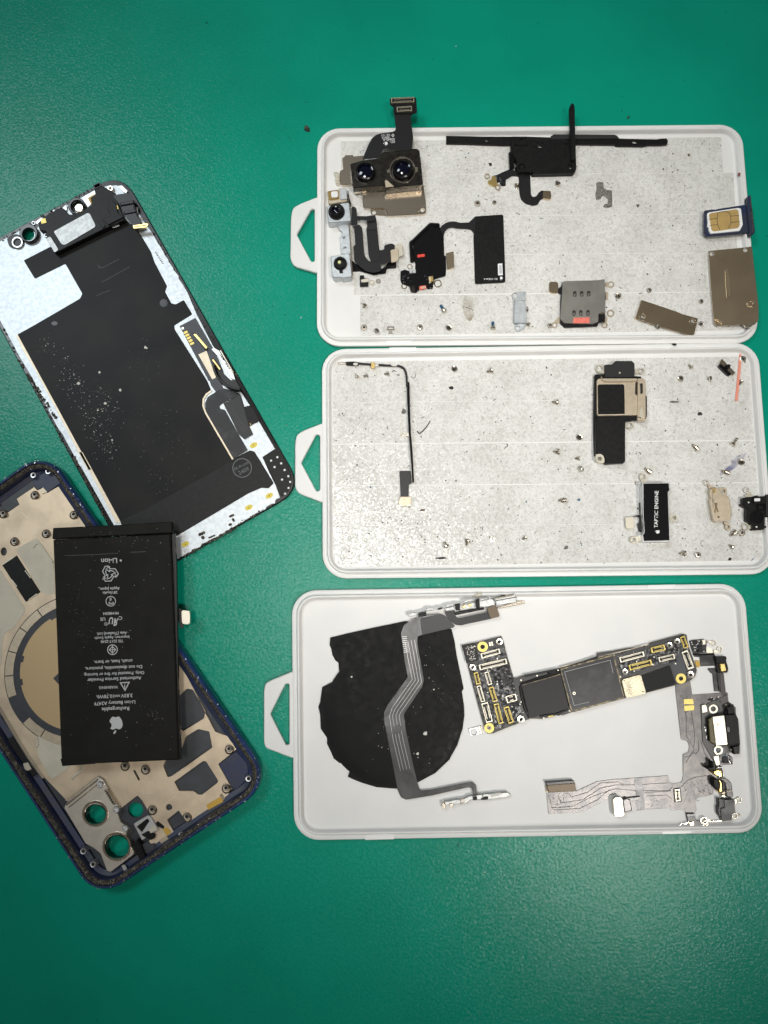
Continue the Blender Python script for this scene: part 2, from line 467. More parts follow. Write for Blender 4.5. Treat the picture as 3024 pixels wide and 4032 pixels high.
m_sim = mat('white_card', (.86, .86, .84), .4)
m_rust = mat('rust_mark', (.20, .07, .05), .7)
# ------------------------------------------------------------------ the bench mat
TF, FT = 1.5, 1.60        # tray floor and film top, mm
me = bpy.data.meshes.new('work_surface')
me.from_pydata([(-1.2, -1.0, 0), (1.2, -1.0, 0), (1.2, 1.2, 0), (-1.2, 1.2, 0)], [], [(0, 1, 2, 3)])
me.materials.append(m_mat)
ground = bpy.data.objects.new('work_surface', me); link(ground)
tag(ground, 'green rubber bench mat with fine grain', kind='structure')

# ------------------------------------------------------------------ trays
def rquad(q, d, r, n=8):
    """rounded outline of a world quad inset by d"""
    if area2(q) < 0: q = q[::-1]
    p = inset(q, d) if d else q
    rad = max(r - d, 1.2); out = []
    for i in range(4):
        p0, p1, p2 = Vector(p[i-1]), Vector(p[i]), Vector(p[(i+1) % 4])
        a, b = (p0-p1).normalized(), (p2-p1).normalized()
        half = a.angle(b) / 2
        c = p1 + (a+b).normalized() * (rad / math.sin(half))
        s = c + (p1 + a * rad/math.tan(half) - c); e = p1 + b * rad/math.tan(half)
        a0 = math.atan2(s.y-c.y, s.x-c.x); a1 = math.atan2(e.y-c.y, e.x-c.x)
        while a1 < a0: a1 += 2*math.pi
        if a1 - a0 > math.pi: a1 -= 2*math.pi
        out += [(c.x + rad*math.cos(a0+(a1-a0)*k/n), c.y + rad*math.sin(a0+(a1-a0)*k/n)) for k in range(n+1)]
    return out

TRAY_PROFILE = [(1.0, 0.0), (.25, .4), (.0, 1.1), (.0, 2.0), (.12, 2.3), (.4, 2.42), (1.25, 2.42), (1.45, 2.25), (1.7, 2.2), (1.85, 2.4), (2.0, 3.35), (2.25, 3.62), (2.7, 3.62), (3.0, 3.35), (3.3, 2.2), (3.6, 1.7), (4.0, 1.54), (4.8, 1.5)]
def tray(label, corners, handle, hole, marks):
    q = [P(u, v, 2.4) for u, v in corners]
    cx, cy = sum(u for u, _ in corners)/4, sum(v for _, v in corners)/4
    t = thing('parts_tray', label, 'tray', (cx, cy), 0, 'white parts trays')
    V, Fc = [], []; rows = []
    for d, z in TRAY_PROFILE:
        w = rquad(q, d, 9.3)
        rows.append((len(V), len(w))); V += [(x, y, z) for x, y in w]
    m = rows[0][1]
    for (a, _), (b, _) in zip(rows, rows[1:]):
        Fc += [(a+i, a+(i+1) % m, b+(i+1) % m, b+i) for i in range(m)]
    Fc.append(tuple(range(rows[0][0], rows[0][0]+m))[::-1])
    Fc.append(tuple(range(rows[-1][0], rows[-1][0]+m)))
    part(t, 'tray_body', m_tray, (V, Fc), smooth=True)
    part(t, 'handle', m_tray, pr(handle, .7, 2.2, .3, holes=[rr(hole, 6)], r=16, n=5), smooth=True)
    for k in marks: part(t, 'moulding_mark', m_traymark, pr(k, 2.3, 2.47, .03))
    return t

tray1 = tray('white plastic tray nearest the top, holding camera modules and dirty film',
    [(1249, 505), (2921, 489), (2991, 1350), (1247, 1363)],
    B((205,-50),(75,2),(22,30),(10,90),(5,380),(30,428),(205,478)), B((171,36),(171,395),(148,398),(49,212),(146,40)),
    [B((655,918),(830,918),(830,962),(655,966))])
tray2 = tray('middle white plastic tray with most of the loose screws',
    [(1267, 1374), (2985, 1348), (3054, 2261), (1270, 2279)],
    E((238,575),(95,630),(48,660),(38,720),(37,1016),(60,1058),(238,1127)), E((208,663),(208,1038),(184,1046),(79,850),(182,655)),
    [E((680,66),(862,64),(862,92),(680,96))])
tray3 = tray('clean white plastic tray nearest the bottom, holding the circuit board',
    [(1148, 2325), (2931, 2297), (3009, 3279), (1157, 3310)],
    I((240,624),(80,690),(42,712),(33,760),(33,1112),(45,1150),(240,1224)), I((206,712),(207,1126),(184,1132),(76,918),(180,712)),
    [J((722,926),(918,922),(918,958),(722,963)), L((940,908),(1135,900),(1137,918),(940,924)), K((840,42),(1028,36),(1028,58),(840,66))])

def film(label, strips, marks):
    f = thing('adhesive_film', label, 'film', strips[0][0], TF, None)
    for s in strips: part(f, 'film_strip', m_film, pr(s, TF+.01, FT, .03, r=5))
    return f
film1 = film('cloudy adhesive film in dirty strips on the floor of the top tray',
  [[(1342,556),(2840,540),(2848,678),(1342,690)],
   [(1352,692),(2888,680),(2896,841),(1352,853)],
   [(1366,855),(2894,843),(2904,993),(1366,1006)],
   [(1393,1008),(2906,995),(2916,1146),(1393,1160)],
   [(1418,1165),(2918,1150),(2924,1300),(1418,1322)]], [])
film2 = film('speckled adhesive film in dirty strips on the floor of the middle tray',
  [[(1312,1424),(2952,1404),(2960,1566),(1310,1585)],
   [(1310,1587),(2962,1568),(2974,1731),(1308,1747)],
   [(1308,1752),(2976,1736),(2988,1898),(1308,1911)],
   [(1308,1915),(2990,1902),(3000,2060),(1312,2072)],
   [(1312,2074),(3000,2062),(3006,2206),(1340,2232),(1314,2210)]], [])
part(film2, 'ink_smear', m_purple, pr(G((1515,783),(1490,830),(1440,880),(1415,900),(1330,940),(1335,915),(1370,890),(1410,860),(1410,830),(1445,805)), FT-.01, FT+.012))
part(film1, 'glue_stain', m_brownstain, pr(B((1195,620),(1240,640),(1262,700),(1250,780),(1225,810),(1190,770),(1175,700)), FT-.01, FT+.01, r=12))

# ------------------------------------------------------------------ loose dirt
def flecks(name, label, polys, n, seed, z, mats, smin=.08, smax=.32, longp=.25, wts=None):
    rnd = random.Random(seed)
    V, Fc, MI = [], [], []
    for _ in range(n):
        q = rnd.choices(polys, weights=wts)[0] if wts else rnd.choice(polys)
        a, b = rnd.random(), rnd.random()
        u = (q[0][0]*(1-a)+q[1][0]*a)*(1-b) + (q[3][0]*(1-a)+q[2][0]*a)*b
        w = (q[0][1]*(1-a)+q[1][1]*a)*(1-b) + (q[3][1]*(1-a)+q[2][1]*a)*b
        x, y = P(u, w, z); s = smin + (smax-smin)*rnd.random()**3; t = rnd.random()*6.28
        el = 1.0 if rnd.random() > longp else 2.5
        k = rnd.choice((4, 5, 6)); base = len(V)
        pts = []
        for i in range(k):
            f = 2*math.pi*i/k; rad = s*(.6+.6*rnd.random())
            px_, py_ = rad*math.cos(f)*el, rad*math.sin(f)/el**.7
            pts.append((x+px_*math.cos(t)-py_*math.sin(t), y+px_*math.sin(t)+py_*math.cos(t)))
        h = z + s*.35
        V += [(a_, b_, z-.02) for a_, b_ in pts] + [(x+(a_-x)*.6, y+(b_-y)*.6, h) for a_, b_ in pts]
        mi = rnd.choices(range(len(mats)), weights=[c for _, c in mats])[0]
        for i in range(k):
            Fc.append((base+i, base+(i+1) % k, base+k+(i+1) % k, base+k+i)); MI.append(mi)
        Fc.append(tuple(base+k+i for i in range(k))); MI.append(mi)
    me = bpy.data.meshes.new(name)
    me.from_pydata([(a*.001, b*.001, c*.001) for a, b, c in V], [], Fc)
    for mm, _ in mats: me.materials.append(mm)
    for p, i in zip(me.polygons, MI): p.material_index = i
    o = bpy.data.objects.new(name, me); link(o)
    return tag(o, label, 'dirt', kind='stuff')
dirtmix = [(m_dark, 5), (m_scrap, 5), (m_browndirt, 2), (m_bluedirt, .7), (m_dust, 2)]
flecks('dirt_flecks', 'tiny dark specks of dirt stuck to the film in the top tray', [[(1400,570),(2860,550),(2920,1300),(1420,1318)]], 1500, 3, FT, dirtmix, .07, .42)
flecks('dirt_flecks', 'tiny dark specks of dirt stuck to the film in the middle tray', [[(1312,1425),(2960,1405),(3000,2210),(1320,2230)]], 1500, 4, FT, dirtmix, .07, .42)
flecks('dirt_flecks', 'sparse dark specks scattered on the green mat', [[(20,60),(3000,60),(3000,480),(20,600)], [(1040,1150),(1220,1150),(1250,2300),(1140,2300)], [(1100,3350),(3000,3350),(3000,3990),(600,3990)]], 70, 5, 0.02, [(m_dark, 5), (m_dust, 1), (m_scrap, 2)], .06, .28)

def crumb(name, label, v, x, y, R, z, m_, seed, h=.6, el=1.0, ang=0):
    rnd = random.Random(seed); pts = []
    for i in range(10):
        f = 2*math.pi*i/10; rad = R*(.65+.6*rnd.random())
        a, b = rad*math.cos(f)*el, rad*math.sin(f)
        t = -math.radians(ang)
        pts.append((x+a*math.cos(t)-b*math.sin(t), y+a*math.sin(t)+b*math.cos(t)))
    poly = v(*pts)
    c = Vector(v.p(x, y)); zz = z
    w0 = [P(*q, z) for q in poly]; cw = P(c.x, c.y, z)
    V = [(a, b, z-.02) for a, b in w0]; k = len(V)
    V += [(cw[0]+(a-cw[0])*.7+rnd.uniform(-.1,.1)*h, cw[1]+(b-cw[1])*.7+rnd.uniform(-.1,.1)*h, z+h*rnd.uniform(.5, 1)) for a, b in w0] + [(cw[0], cw[1], z+h)]
    Fc = [(i, (i+1) % k, k+(i+1) % k, k+i) for i in range(k)] + [(k+i, k+(i+1) % k, 2*k) for i in range(k)]
    return solo(name, label, 'debris', m_, v.p(x, y), (V, Fc), z=z, group='bits of debris')
crumb('crumb', 'dark crumb on the green mat left of the top tray', A, 120, 290, 22, 0, m_grime, 1, 1.6)
crumb('crumb', 'black crumb between the loudspeaker and the red strip', G, 1195, 518, 15, FT, m_dark, 2)
crumb('crumb', 'grey crumb touching the long black antenna strip', E, 778, 500, 20, FT, m_scrap, 3)
crumb('crumb', 'dark flake with a gritty patch between the two small screws and the antenna strip', E, 1103, 343, 13, FT, m_dark, 4, .4, 1.5, 10)
crumb('crumb', 'thin dark smear of residue near the bottom rim of the middle tray', F, 1030, 773, 7, FT, m_dark, 5, .2, 5.5, 0)
crumb('crumb', 'dark oblong residue right of the loudspeaker', G, 1017, 437, 9, FT, m_scrap, 6, .2, 4, 3)
crumb('crumb', 'brown flake below the gold end of the antenna strip', F, 905, 447, 9, FT, m_browndirt, 7, .3, 2.6, 8)
crumb('crumb', 'black flake left of the contact flex in the top tray', Q4, 565, 793, 22, FT, m_dark, 8, .5)
crumb('crumb', 'grey crumb below the grey residue patch in the top tray', C, 845, 747, 11, FT, m_scrap, 9)
crumb('crumb', 'teal flake beside the stepped standoff left of the vibration motor', H, 373, 376, 11, FT, m_bluedirt, 10, .3)
crumb('crumb', 'dark crumb below and left of the teal flake', H, 285, 702, 12, FT, m_scrap, 11, .4, 1.5, 30)
crumb('crumb', 'tan flake above the grey residue patch', C, 1162, 430, 9, FT, m_browndirt, 12, .4)
crumb('crumb', 'black crumb near the bottom right of the middle tray', H, 1398, 780, 10, FT, m_dark, 13, .4, 1.6, 40)
crumb('crumb', 'dark lump lying on the gap between top and middle tray', G, 1022, 44, 8, 3.0, m_dark, 14, .5, 2.4, 0)
crumb('crumb', 'rust brown mark on the right rim of the top tray', C, 1480, 552, 12, 3.4, m_rust, 15, .2, 1.0)
crumb('crumb', 'yellowish glue lump on the top rim of the bottom tray', Q5, 930, 125, 34, 3.1, m_residue, 16, 1.0, 2.2, 12)
def fibre(label, path, z, w=.09, m_=None):
    pts = smooth_path(path, 6)
    return solo('fibre', label, 'fibre', m_ or m_dark, path[0], stroke(pts, w*20, z, z+w, 0), z=z, group='stray fibres')
fibre('black curved fibre right of the antenna strip', E((868,635),(885,650),(915,625),(940,595),(957,565)), FT, .2)
fibre('fine v shaped hair right of the bend in the antenna strip', E((825,262),(845,275),(855,265),(860,240)), FT)
fibre('short wavy black hair in the middle of the middle tray', E((1478,720),(1485,735),(1470,745),(1462,755)), FT, .15)
fibre('curled hair below the vibration motor', H((1225,655),(1205,660),(1205,685),(1220,697)), FT)
fibre('curled grey hair beside the foot of the black flex ribbon', Q3((790,350),(815,370),(810,395),(790,405)), FT, .08, m_scrap)
fibre('tiny black splinter on the green mat above the top tray', C((782,200),(787,190),(792,186)), .02, .3)
solo('plastic_strip', 'thin coral red plastic strip in the corner of the middle tray', 'strip', m_redstrip, G.p(1460, 250),
     pr(G((1466,110),(1479,110),(1477,190),(1466,300),(1455,428),(1436,428),(1448,300),(1458,190)), FT, FT+.35, .08), z=FT)
solo('residue_patch', 'grey foam residue patch in the middle of the top tray', 'residue', m_scrap, C.p(630, 680),
     pr(C((585,602),(605,597),(628,599),(632,636),(650,648),(682,650),(685,700),(684,752),(660,760),(634,758),(632,738),(655,734),(658,708),(640,690),(622,684),(612,706),(584,710),(578,680),(586,640)), FT, FT+.12, .05, r=3), z=FT)
# ------------------------------------------------------------------ screen assembly (back side up)
scr = thing('screen_assembly', 'phone screen lying face down, black backing sheet and silver edges', 'phone screen', (540, 1400))
glass_out = [(-152, 1015), (478, 675), (1193, 1925), (549, 2296)]
hole_cam = N1.c(268, 580, 52, 20)
part(scr, 'cover_glass', m_blackgl, pr(glass_out, 0, 1.35, .35, holes=[hole_cam], r=105, n=8), smooth=True)
plate_poly = [(-140, 1022)] + N1((0,640),(430,412),(760,232),(890,162),(1000,122),(1090,116),(1190,187),(1268,330),(1330,440),(1420,560),(1480,670)) \
  + N2((300,150),(345,225),(352,245),(385,290),(390,310),(430,365),(437,388),(480,440),(484,470),(520,520),(572,612),(650,800),(800,1090),(985,1350)) \
  + N4((900,110),(960,250),(1050,388),(1060,400),(1160,578),(1335,878),(1198,966),(1280,1150),(1340,1270),(1390,1408)) \
  + N4((1340,1430),(1335,1470),(1290,1478),(1240,1510),(1230,1535),(1180,1560),(1120,1580),(1100,1615),(1030,1640),(960,1690),(930,1700),(880,1730),(850,1745),(800,1785),(720,1830),(690,1840),(640,1860),(600,1895),(540,1910),(520,1945),(450,1975),(400,2010),(290,2065)) \
  + [(556, 2268), (500, 2160)] + N3((770,1420),(735,1370),(620,1160),(590,1100),(545,1040),(470,900),(380,730),(300,560),(190,380),(10,45))
plate = part(scr, 'back_plate', m_plate, pr(plate_poly, 1.35, 1.75, .05, holes=[hole_cam]))
sheet_poly = N1((220,818),(470,690),(560,650),(1180,440),(1290,540),(1410,740),(1440,830),(1560,1060),(1540,1110),(1600,1220),(1640,1228)) \
  + N2((530,665),(610,800),(440,905),(445,940),(750,1422)) + N4((640,240),(580,280),(548,340),(545,410),(575,490),(870,990),(1060,893),(1110,905),(1200,1050),(1322,1250),(1265,1308),(1190,1300),(1050,1360),(260,1828)) \
  + [(546, 2190)] + N3((160,160)) + N1((320,1422),(745,1175),(768,1130),(610,850),(325,990))
part(scr, 'backing_sheet', m_charcoal, pr(sheet_poly, 1.75, 1.86, .03, r=5))
part(scr, 'edge_strip', m_champ, pr(N3((150,172),(166,162),(340,480),(520,810),(690,1125),(853,1422),(815,1422),(630,1065),(500,815),(330,495),(220,320)) + [], 1.75, 1.95, .04))
part(scr, 'edge_strip', m_champ, pr(N5((735,0),(770,0),(900,235),(1130,660),(1085,662),(900,300)), 1.75, 1.95, .04))
tape = part(scr, 'black_tape', m_black, pr(N4((1060,893),(1110,905),(1200,1050),(1322,1250),(1265,1308),(1190,1300),(1050,1360),(260,1828)) + [(525, 2170), (472, 2052)] + N4((0,1490),(880,1000)), 1.86, 1.96, .04, r=6))
part(tape, 'printed_ring', m_dimprint, pr(N4.c(977,1085,106,28), 1.95, 1.975, 0, holes=[N4.c(977,1085,97,28)]))
text(tape, 'printed_text', 'EK-ProHS', N4, 968, 1063, 26, m_dimprint, 1.98, width=168)
text(tape, 'printed_text', '2409', N4, 993, 1118, 26, m_dimprint, 1.98, width=120)
# speaker and sensor module along the top edge
ear = part(scr, 'earpiece_housing', m_black, pr(N1((350,470),(430,395),(560,320),(600,335),(640,390),(700,385),(820,325),(862,290),(840,235),(890,200),(875,140),(950,118),(1080,190),(1110,310),(1150,400),(1160,440),(960,530),(540,738),(500,742),(440,620),(425,545),(370,540)), 1.86, 4.6, .25, r=4))
part(ear, 'metal_plate', m_dullsteel, pr(N1((498,548),(815,374),(838,380),(892,490),(886,508),(602,676),(573,668)), 4.6, 4.85, .08, r=7))
part(ear, 'metal_plate', m_dullsteel, pr(N1((430,612),(468,592),(548,718),(507,746)), 4.6, 4.9, .08, r=6))
part(ear, 'raised_block', m_black, pr(N1((960,432),(1030,395),(1000,330),(1010,270),(1050,250),(1085,300),(1100,380),(1150,415),(1005,488)), 4.6, 5.2, .15, r=4))
part(ear, 'raised_block', m_black, pr(N1((910,445),(945,432),(985,490),(960,522)), 4.6, 5.0, .1))
part(ear, 'clip', m_blackgl, stroke(N1((872,118),(925,92),(940,120),(888,148)), 4, 3.0, 4.9, .1, closed=True))
for c, w, h, a in (((1077,328),52,36,15), ((405,450),48,44,15)):
    part(ear, 'contact_pad', m_goldpaint, pr(N1.r(*c, w, h, a), 4.6, 4.72, .03))
part(ear, 'contact_tab', m_silver, pr(N1((330,460),(385,420),(398,430),(345,478)), 4.6, 4.7))
part(ear, 'contact_tab', m_silver, pr(N1((1045,510),(1108,485),(1112,495),(1060,516)), 3, 3.4))
part(scr, 'camera_ring', m_blackgl, pr(N1.c(265,560,88,26), 1.75, 3.6, .3, holes=[N1.c(268,575,58,26)]), smooth=True)
part(scr, 'camera_ring', m_blackgl, pr(N1.c(713,308,80,26), 1.75, 4.2, .35, holes=[N1.c(720,315,56,26)]), smooth=True)
part(scr, 'sensor_window', m_nickel, lathe(N1.p(735, 326), [(0, 2.6), (1.5, 2.6), (1.95, 2.4), (1.95, 1.75)], 20))
part(scr, 'recess_ring', m_slate, pr(N1((60,610),(130,570),(190,580),(225,640),(210,690),(130,712),(85,690)), 1.75, 2.0, .05, r=10))
part(scr, 'sensor_ring', m_silver, pr(N1.c(160,648,56,24), 2.0, 2.7, .25, holes=[N1.c(160,648,34,24)]), smooth=True)
part(scr, 'bright_tab', m_silver, pr(N1((768,228),(890,160),(892,205),(832,232),(852,290),(812,328)), 1.75, 2.4, .06))
part(scr, 'yellow_tape', m_orange, pr(N1((818,236),(862,210),(892,196),(892,212),(850,234),(868,278),(848,292)), 2.4, 2.47))
part(scr, 'bright_tab', m_silver, pr(N1((1098,122),(1140,118),(1190,168),(1180,192),(1150,180)), 1.75, 2.5, .08))
part(scr, 'screw_boss', m_nickel, pr(N1.c(1028,145,28,20), 1.75, 3.0, .15, holes=[N1.c(1028,145,10,20)]))
part(scr, 'screw_boss', m_silver, pr(N1.c(312,468,20,18), 1.75, 3.2, .15, holes=[N1.c(312,468,9,18)]))
part(scr, 'screw_boss', m_silver, pr(N1.c(428,582,20,18), 1.75, 3.2, .15, holes=[N1.c(428,582,9,18)]))
for pts in (((590,320),(620,300),(622,345),(600,360)), ((490,352),(505,346),(512,360),(497,366)), ((545,330),(562,322),(566,338),(550,342)), ((1258,320),(1290,320),(1285,370),(1330,430),(1320,446),(1290,420),(1265,360))):
    part(scr, 'silver_flake', m_silver, pr(N1(*pts), 1.7, 1.9 if pts[0][0] > 1000 else 2.6, .04))
sf = part(scr, 'sensor_flex', m_flex, pr(N1((1052,212),(1120,198),(1210,190),(1255,262),(1245,320),(1262,370),(1290,420),(1325,468),(1245,505),(1190,440),(1150,370),(1112,292)), 4.9, 5.1, .05, r=6))
part(sf, 'fold', m_flex, stroke(N1((1120,292),(1248,270)), 14, 5.0, 5.7, .35))
part(sf, 'fold', m_flex, stroke(N1((1155,372),(1268,350)), 14, 5.0, 5.6, .3))
cn = part(sf, 'flex_connector', m_gold, pr(N1((1238,490),(1372,470),(1385,478),(1378,500),(1356,512),(1250,522),(1240,512)), 5.1, 5.7, .1, r=3))
part(cn, 'contact_groove', m_dark, stroke(N1((1255,505),(1365,489)), 3, 5.69, 5.73))
for k in range(8):
    x = 1452 + k*9.5; y = 742 + k*14.5
    part(scr, 'tooth', m_slate, pr(N1.r(x, y, 14, 6, 20), 1.75, 1.9))
# flex well on the right edge
part(scr, 'flex_well', m_slate, pr(N2((490,910),(640,832),(800,1110),(862,1235),(930,1422),(762,1422)) , 1.75, 1.84))
part(scr, 'flex_well', m_slate, pr(N4((560,-20),(700,-20),(770,212),(690,256),(640,190)), 1.75, 1.845))
for k in range(5):
    part(scr, 'gold_pad', m_goldpaint, pr(N2.r(547+k*15, 968+k*26, 42, 22, 24), 1.84, 1.95, .03, r=4))
part(scr, 'test_point', m_cream, lathe(N2.p(520, 930), [(0, 1.95), (.5, 1.95), (.6, 1.84)], 12))
dc = part(scr, 'board_connector', m_flex, pr(N2((608,972),(640,978),(748,1115),(742,1124),(725,1128)), 1.84, 2.9, .1))
part(dc, 'gold_rim', m_gold, stroke(N2((626,985),(742,1118)), 5, 2.9, 3.05))
part(dc, 'gold_rim', m_gold, stroke(N2((640,984),(748,1108)), 2.4, 2.9, 3.05))
part(scr, 'code_sticker', m_champ, pr(N2((665,1175),(742,1140),(832,1390),(795,1407)), 1.84, 1.93, .02))
dc2 = part(scr, 'board_connector', m_flex, pr(N2((790,1218),(815,1212),(882,1302),(880,1320),(855,1310)), 1.84, 3.2, .1))
part(dc2, 'gold_rim', m_gold, stroke(N2((800,1222),(868,1314)), 5, 3.2, 3.3))
clip = part(scr, 'spring_clip', m_silver, pr(N2((785,1125),(812,1112),(862,1140),(900,1215),(990,1345),(1012,1412),(975,1400),(910,1300),(855,1200)), 1.75, 3.0, .1))
part(clip, 'clip_ridge', m_nickel, stroke(N2((870,1135),(925,1230),(990,1345)), 6, 3.0, 3.6, .1))
for k in range(6): part(clip, 'clip_slot', m_dark, pr(N2.r(868+k*14+(k > 2)*14, 1180+k*20+(k > 2)*25, 18, 9, -58), 2.95, 3.03))
lp = smooth_path(N4((660,-60),(668,0),(700,80),(760,150),(850,205),(955,228)), 6)
part(scr, 'flex_loop', m_flex, stroke(lp, 9, 1.8, 5.4, .2), smooth=True)
part(scr, 'flex_loop', m_flex, pr(N4((700,0),(738,0),(780,60),(850,128),(905,128),(960,222),(870,214),(775,150),(715,70)), 2.5, 2.7, .05))
part(scr, 'flex_panel', m_smudge, pr(N4((690,256),(770,214),(930,262),(962,285),(765,382),(732,408),(735,440),(790,452),(965,765),(1040,892),(882,984),(578,482),(572,380),(602,312)), 1.8, 2.0, .04, r=4))
part(scr, 'panel_rim', m_champ, stroke(N4((645,242),(590,280),(556,335),(552,410),(582,490),(876,992)), 7, 1.86, 2.15, .05))
rb = part(scr, 'ribbon', m_flex, pr(N4((772,384),(955,288),(1052,622),(1096,718),(1002,776),(940,720),(862,560),(800,442)), 2.0, 2.2, .05, r=4))
for k in range(4): part(rb, 'ribbon_line', m_silverflex, stroke(N4((790+k*18,400-k*8),(880+k*18,560-k*8),(990+k*18,700-k*8)), 1.2, 2.2, 2.24))
part(scr, 'ribbon', m_black, pr(N4((960,292),(1000,420),(1060,402),(1100,440),(1165,560),(1160,575),(1050,632)), 1.76, 2.3, .05))
part(scr, 'solder_dot', m_gold, lathe(N4.p(1065, 603), [(0, 2.6), (.3, 2.5), (.4, 2.3)], 10))
part(scr, 'corner_block', m_black, pr(N4((1205,972),(1338,884),(1420,960),(1470,1060),(1510,1160),(1510,1260),(1470,1350),(1400,1400),(1350,1265),(1290,1150)), 1.35, 1.9, .1, r=8))
for x, y in ((1103,838),(1272,1388),(1050,1515),(358,1915)):
    part(scr, 'yellow_mark', m_yellow, pr(glyph(N4, x, y, 1, 28, [(44*math.cos(k*.349), 28*math.sin(k*.349)) for k in range(18)]), 1.74, 1.775))
    part(scr, 'yellow_mark_hole', m_dark, pr(N4.c(x, y, 6, 8), 1.7, 1.79))
for k, (x, y, w, h) in enumerate(((862,1605,60,24),(535,1800,80,30),(548,1842,36,38),(645,1832,80,16),(845,1700,40,24),(880,1650,26,40))):
    part(scr, 'torn_residue', m_grime, pr(rr(N4.r(x, y, w, h, 25), 6), 1.72, 2.1, .1))
for x, y in ((1360,968),(1292,1005),(1402,1035),(1330,1075),(1440,1107),(1480,1175),(1412,1212),(1500,1237),(1482,1303),(1445,1365)):
    part(scr, 'white_dot', m_white, lathe(N4.p(x, y), [(0, 1.97), (.42, 1.95), (.45, 1.85)], 10))
part(scr, 'smudge_spot', m_smudge, pr(N2.c(342, 695, 38, 9), 1.86, 1.875))
part(scr, 'smudge_spot', m_smudge, pr(N3.c(508, 55, 30, 8, 20), 1.86, 1.875))
for p in (N1((918,860),(925,888),(960,885),(1110,808)), N1((950,1020),(1080,950),(1210,878)), N1((900,1150),(960,1120),(1030,1098)), N4((310,1480),(420,1430),(540,1320))):
    part(scr, 'scratch', m_dimprint, stroke(p, 1.1, 1.855, 1.87))
# adhesive crumbs along the edges and dust on the sheet
def chips(par, name, segs, n, seed, z, m_, s0, s1, jit):
    rnd = random.Random(seed); prims = []
    for _ in range(n):
        a, b = rnd.choice(segs); t = rnd.random()
        x = a[0]+(b[0]-a[0])*t + rnd.gauss(0, jit); y = a[1]+(b[1]-a[1])*t + rnd.gauss(0, jit)
        s = s0+(s1-s0)*rnd.random()**2; f = rnd.random()*6.3; k = rnd.choice((4,5,6))
        poly = [(x+s*(.6+.7*rnd.random())*math.cos(f+6.283*i/k), y+s*(.6+.7*rnd.random())*math.sin(f+6.283*i/k)) for i in range(k)]
        prims.append(pr(poly, z-.03, z+s*.03, s*.012))
    return part(par, name, m_, *prims, kind='stuff')
chips(scr, 'adhesive_crumbs', [(N3.p(25,110), N3.p(720,1400)), (N5.p(690,40), N5.p(990,640)), (N3.p(250,520), N3.p(520,940))], 230, 11, 1.75, m_grime, 2, 7, 2.6)
chips(scr, 'adhesive_crumbs', [(N4.p(330,2060), N4.p(1340,1460)), (N4.p(600,1900), N4.p(900,1740))], 170, 12, 1.75, m_grime, 2, 6, 2.6)
chips(scr, 'adhesive_crumbs', [(N2.p(300,140), N2.p(700,860)), (N2.p(700,880), N2.p(1040,1400)), (N1.p(1250,400), N1.p(1480,660))], 150, 13, 1.5, m_grime, 1.5, 5, 2.4)
chips(scr, 'adhesive_crumbs', [(N1.p(20,625), N1.p(860,140))], 90, 14, 1.75, m_grime, 1.5, 4.5, 3)
chips(scr, 'dust_specks', [(N3.p(430,220), N3.p(700,600)), (N3.p(650,600), N3.p(900,1020)), (N3.p(850,950), N3.p(1060,1380)), (N3.p(800,600), N3.p(1060,900))], 330, 15, 1.88, m_dust, .5, 2.2, 26)
chips(scr, 'dust_specks', [(N3.p(500,300), N3.p(1500,1300)), (N4.p(60,500), N4.p(420,1000)), (N4.p(0,1150), N4.p(250,1250)), (N3.p(1250,250), N3.p(1450,520))], 260, 16, 1.88, m_scrap, .5, 2.0, 34)
chips(scr, 'dust_specks', [(N3.p(1355,280),)*2, (N3.p(925,517),)*2, (N3.p(1122,676),)*2, (N3.p(988,806),)*2, (N3.p(914,860),)*2, (N3.p(1044,1132),)*2, (N3.p(740,615),)*2], 14, 17, 1.88, m_dust, 4, 6.5, 2)

# ------------------------------------------------------------------ rear housing
hou = thing('phone_rear_housing', 'navy blue phone rear housing opened up, beige metal plate inside', 'phone housing', (400, 2700))
hc = [(-480, 2234), (178, 1765), (1076, 3087), (377, 3551)]
hw = [P(u, v, 6.6) for u, v in hc]
cams = [N8.c(262, 640, 84, 28), N8.c(440, 905, 98, 28), N8.c(590, 600, 62, 24)]
def to_w(poly, z): return [P(u, v, z) for u, v in poly]
part(hou, 'back_glass', m_slate, wpr(rquad(hw, 1.5, 11), 0, 1.0, 0, [to_w(c, 1.0) for c in cams]))
fr_prof = [(1.1, 0.0), (.35, .5), (.05, 1.6), (0, 3.3), (.05, 5.0), (.35, 6.2), (.8, 6.6), (1.25, 6.55)]
def ringmesh(profile, q, r):
    V, Fc, rows = [], [], []
    for d, z in profile:
        w = rquad(q, d, r); rows.append(len(V)); V += [(x, y, z) for x, y in w]
    m = len(w)
    for a, b in zip(rows, rows[1:]): Fc += [(a+i, a+(i+1) % m, b+(i+1) % m, b+i) for i in range(m)]
    return V, Fc
part(hou, 'frame', m_navy, ringmesh(fr_prof + [(1.25, 5.6)], hw, 11), smooth=True)
part(hou, 'gasket', m_grime, ringmesh([(1.2, 5.75), (1.6, 6.0), (2.2, 5.85), (2.6, 5.5), (2.9, 5.1)], hw, 11), smooth=True)
part(hou, 'inner_wall', m_navyin, ringmesh([(2.8, 5.2), (3.3, 4.0), (3.6, 2.6), (5.4, 2.1), (5.6, 1.0)], hw, 11))
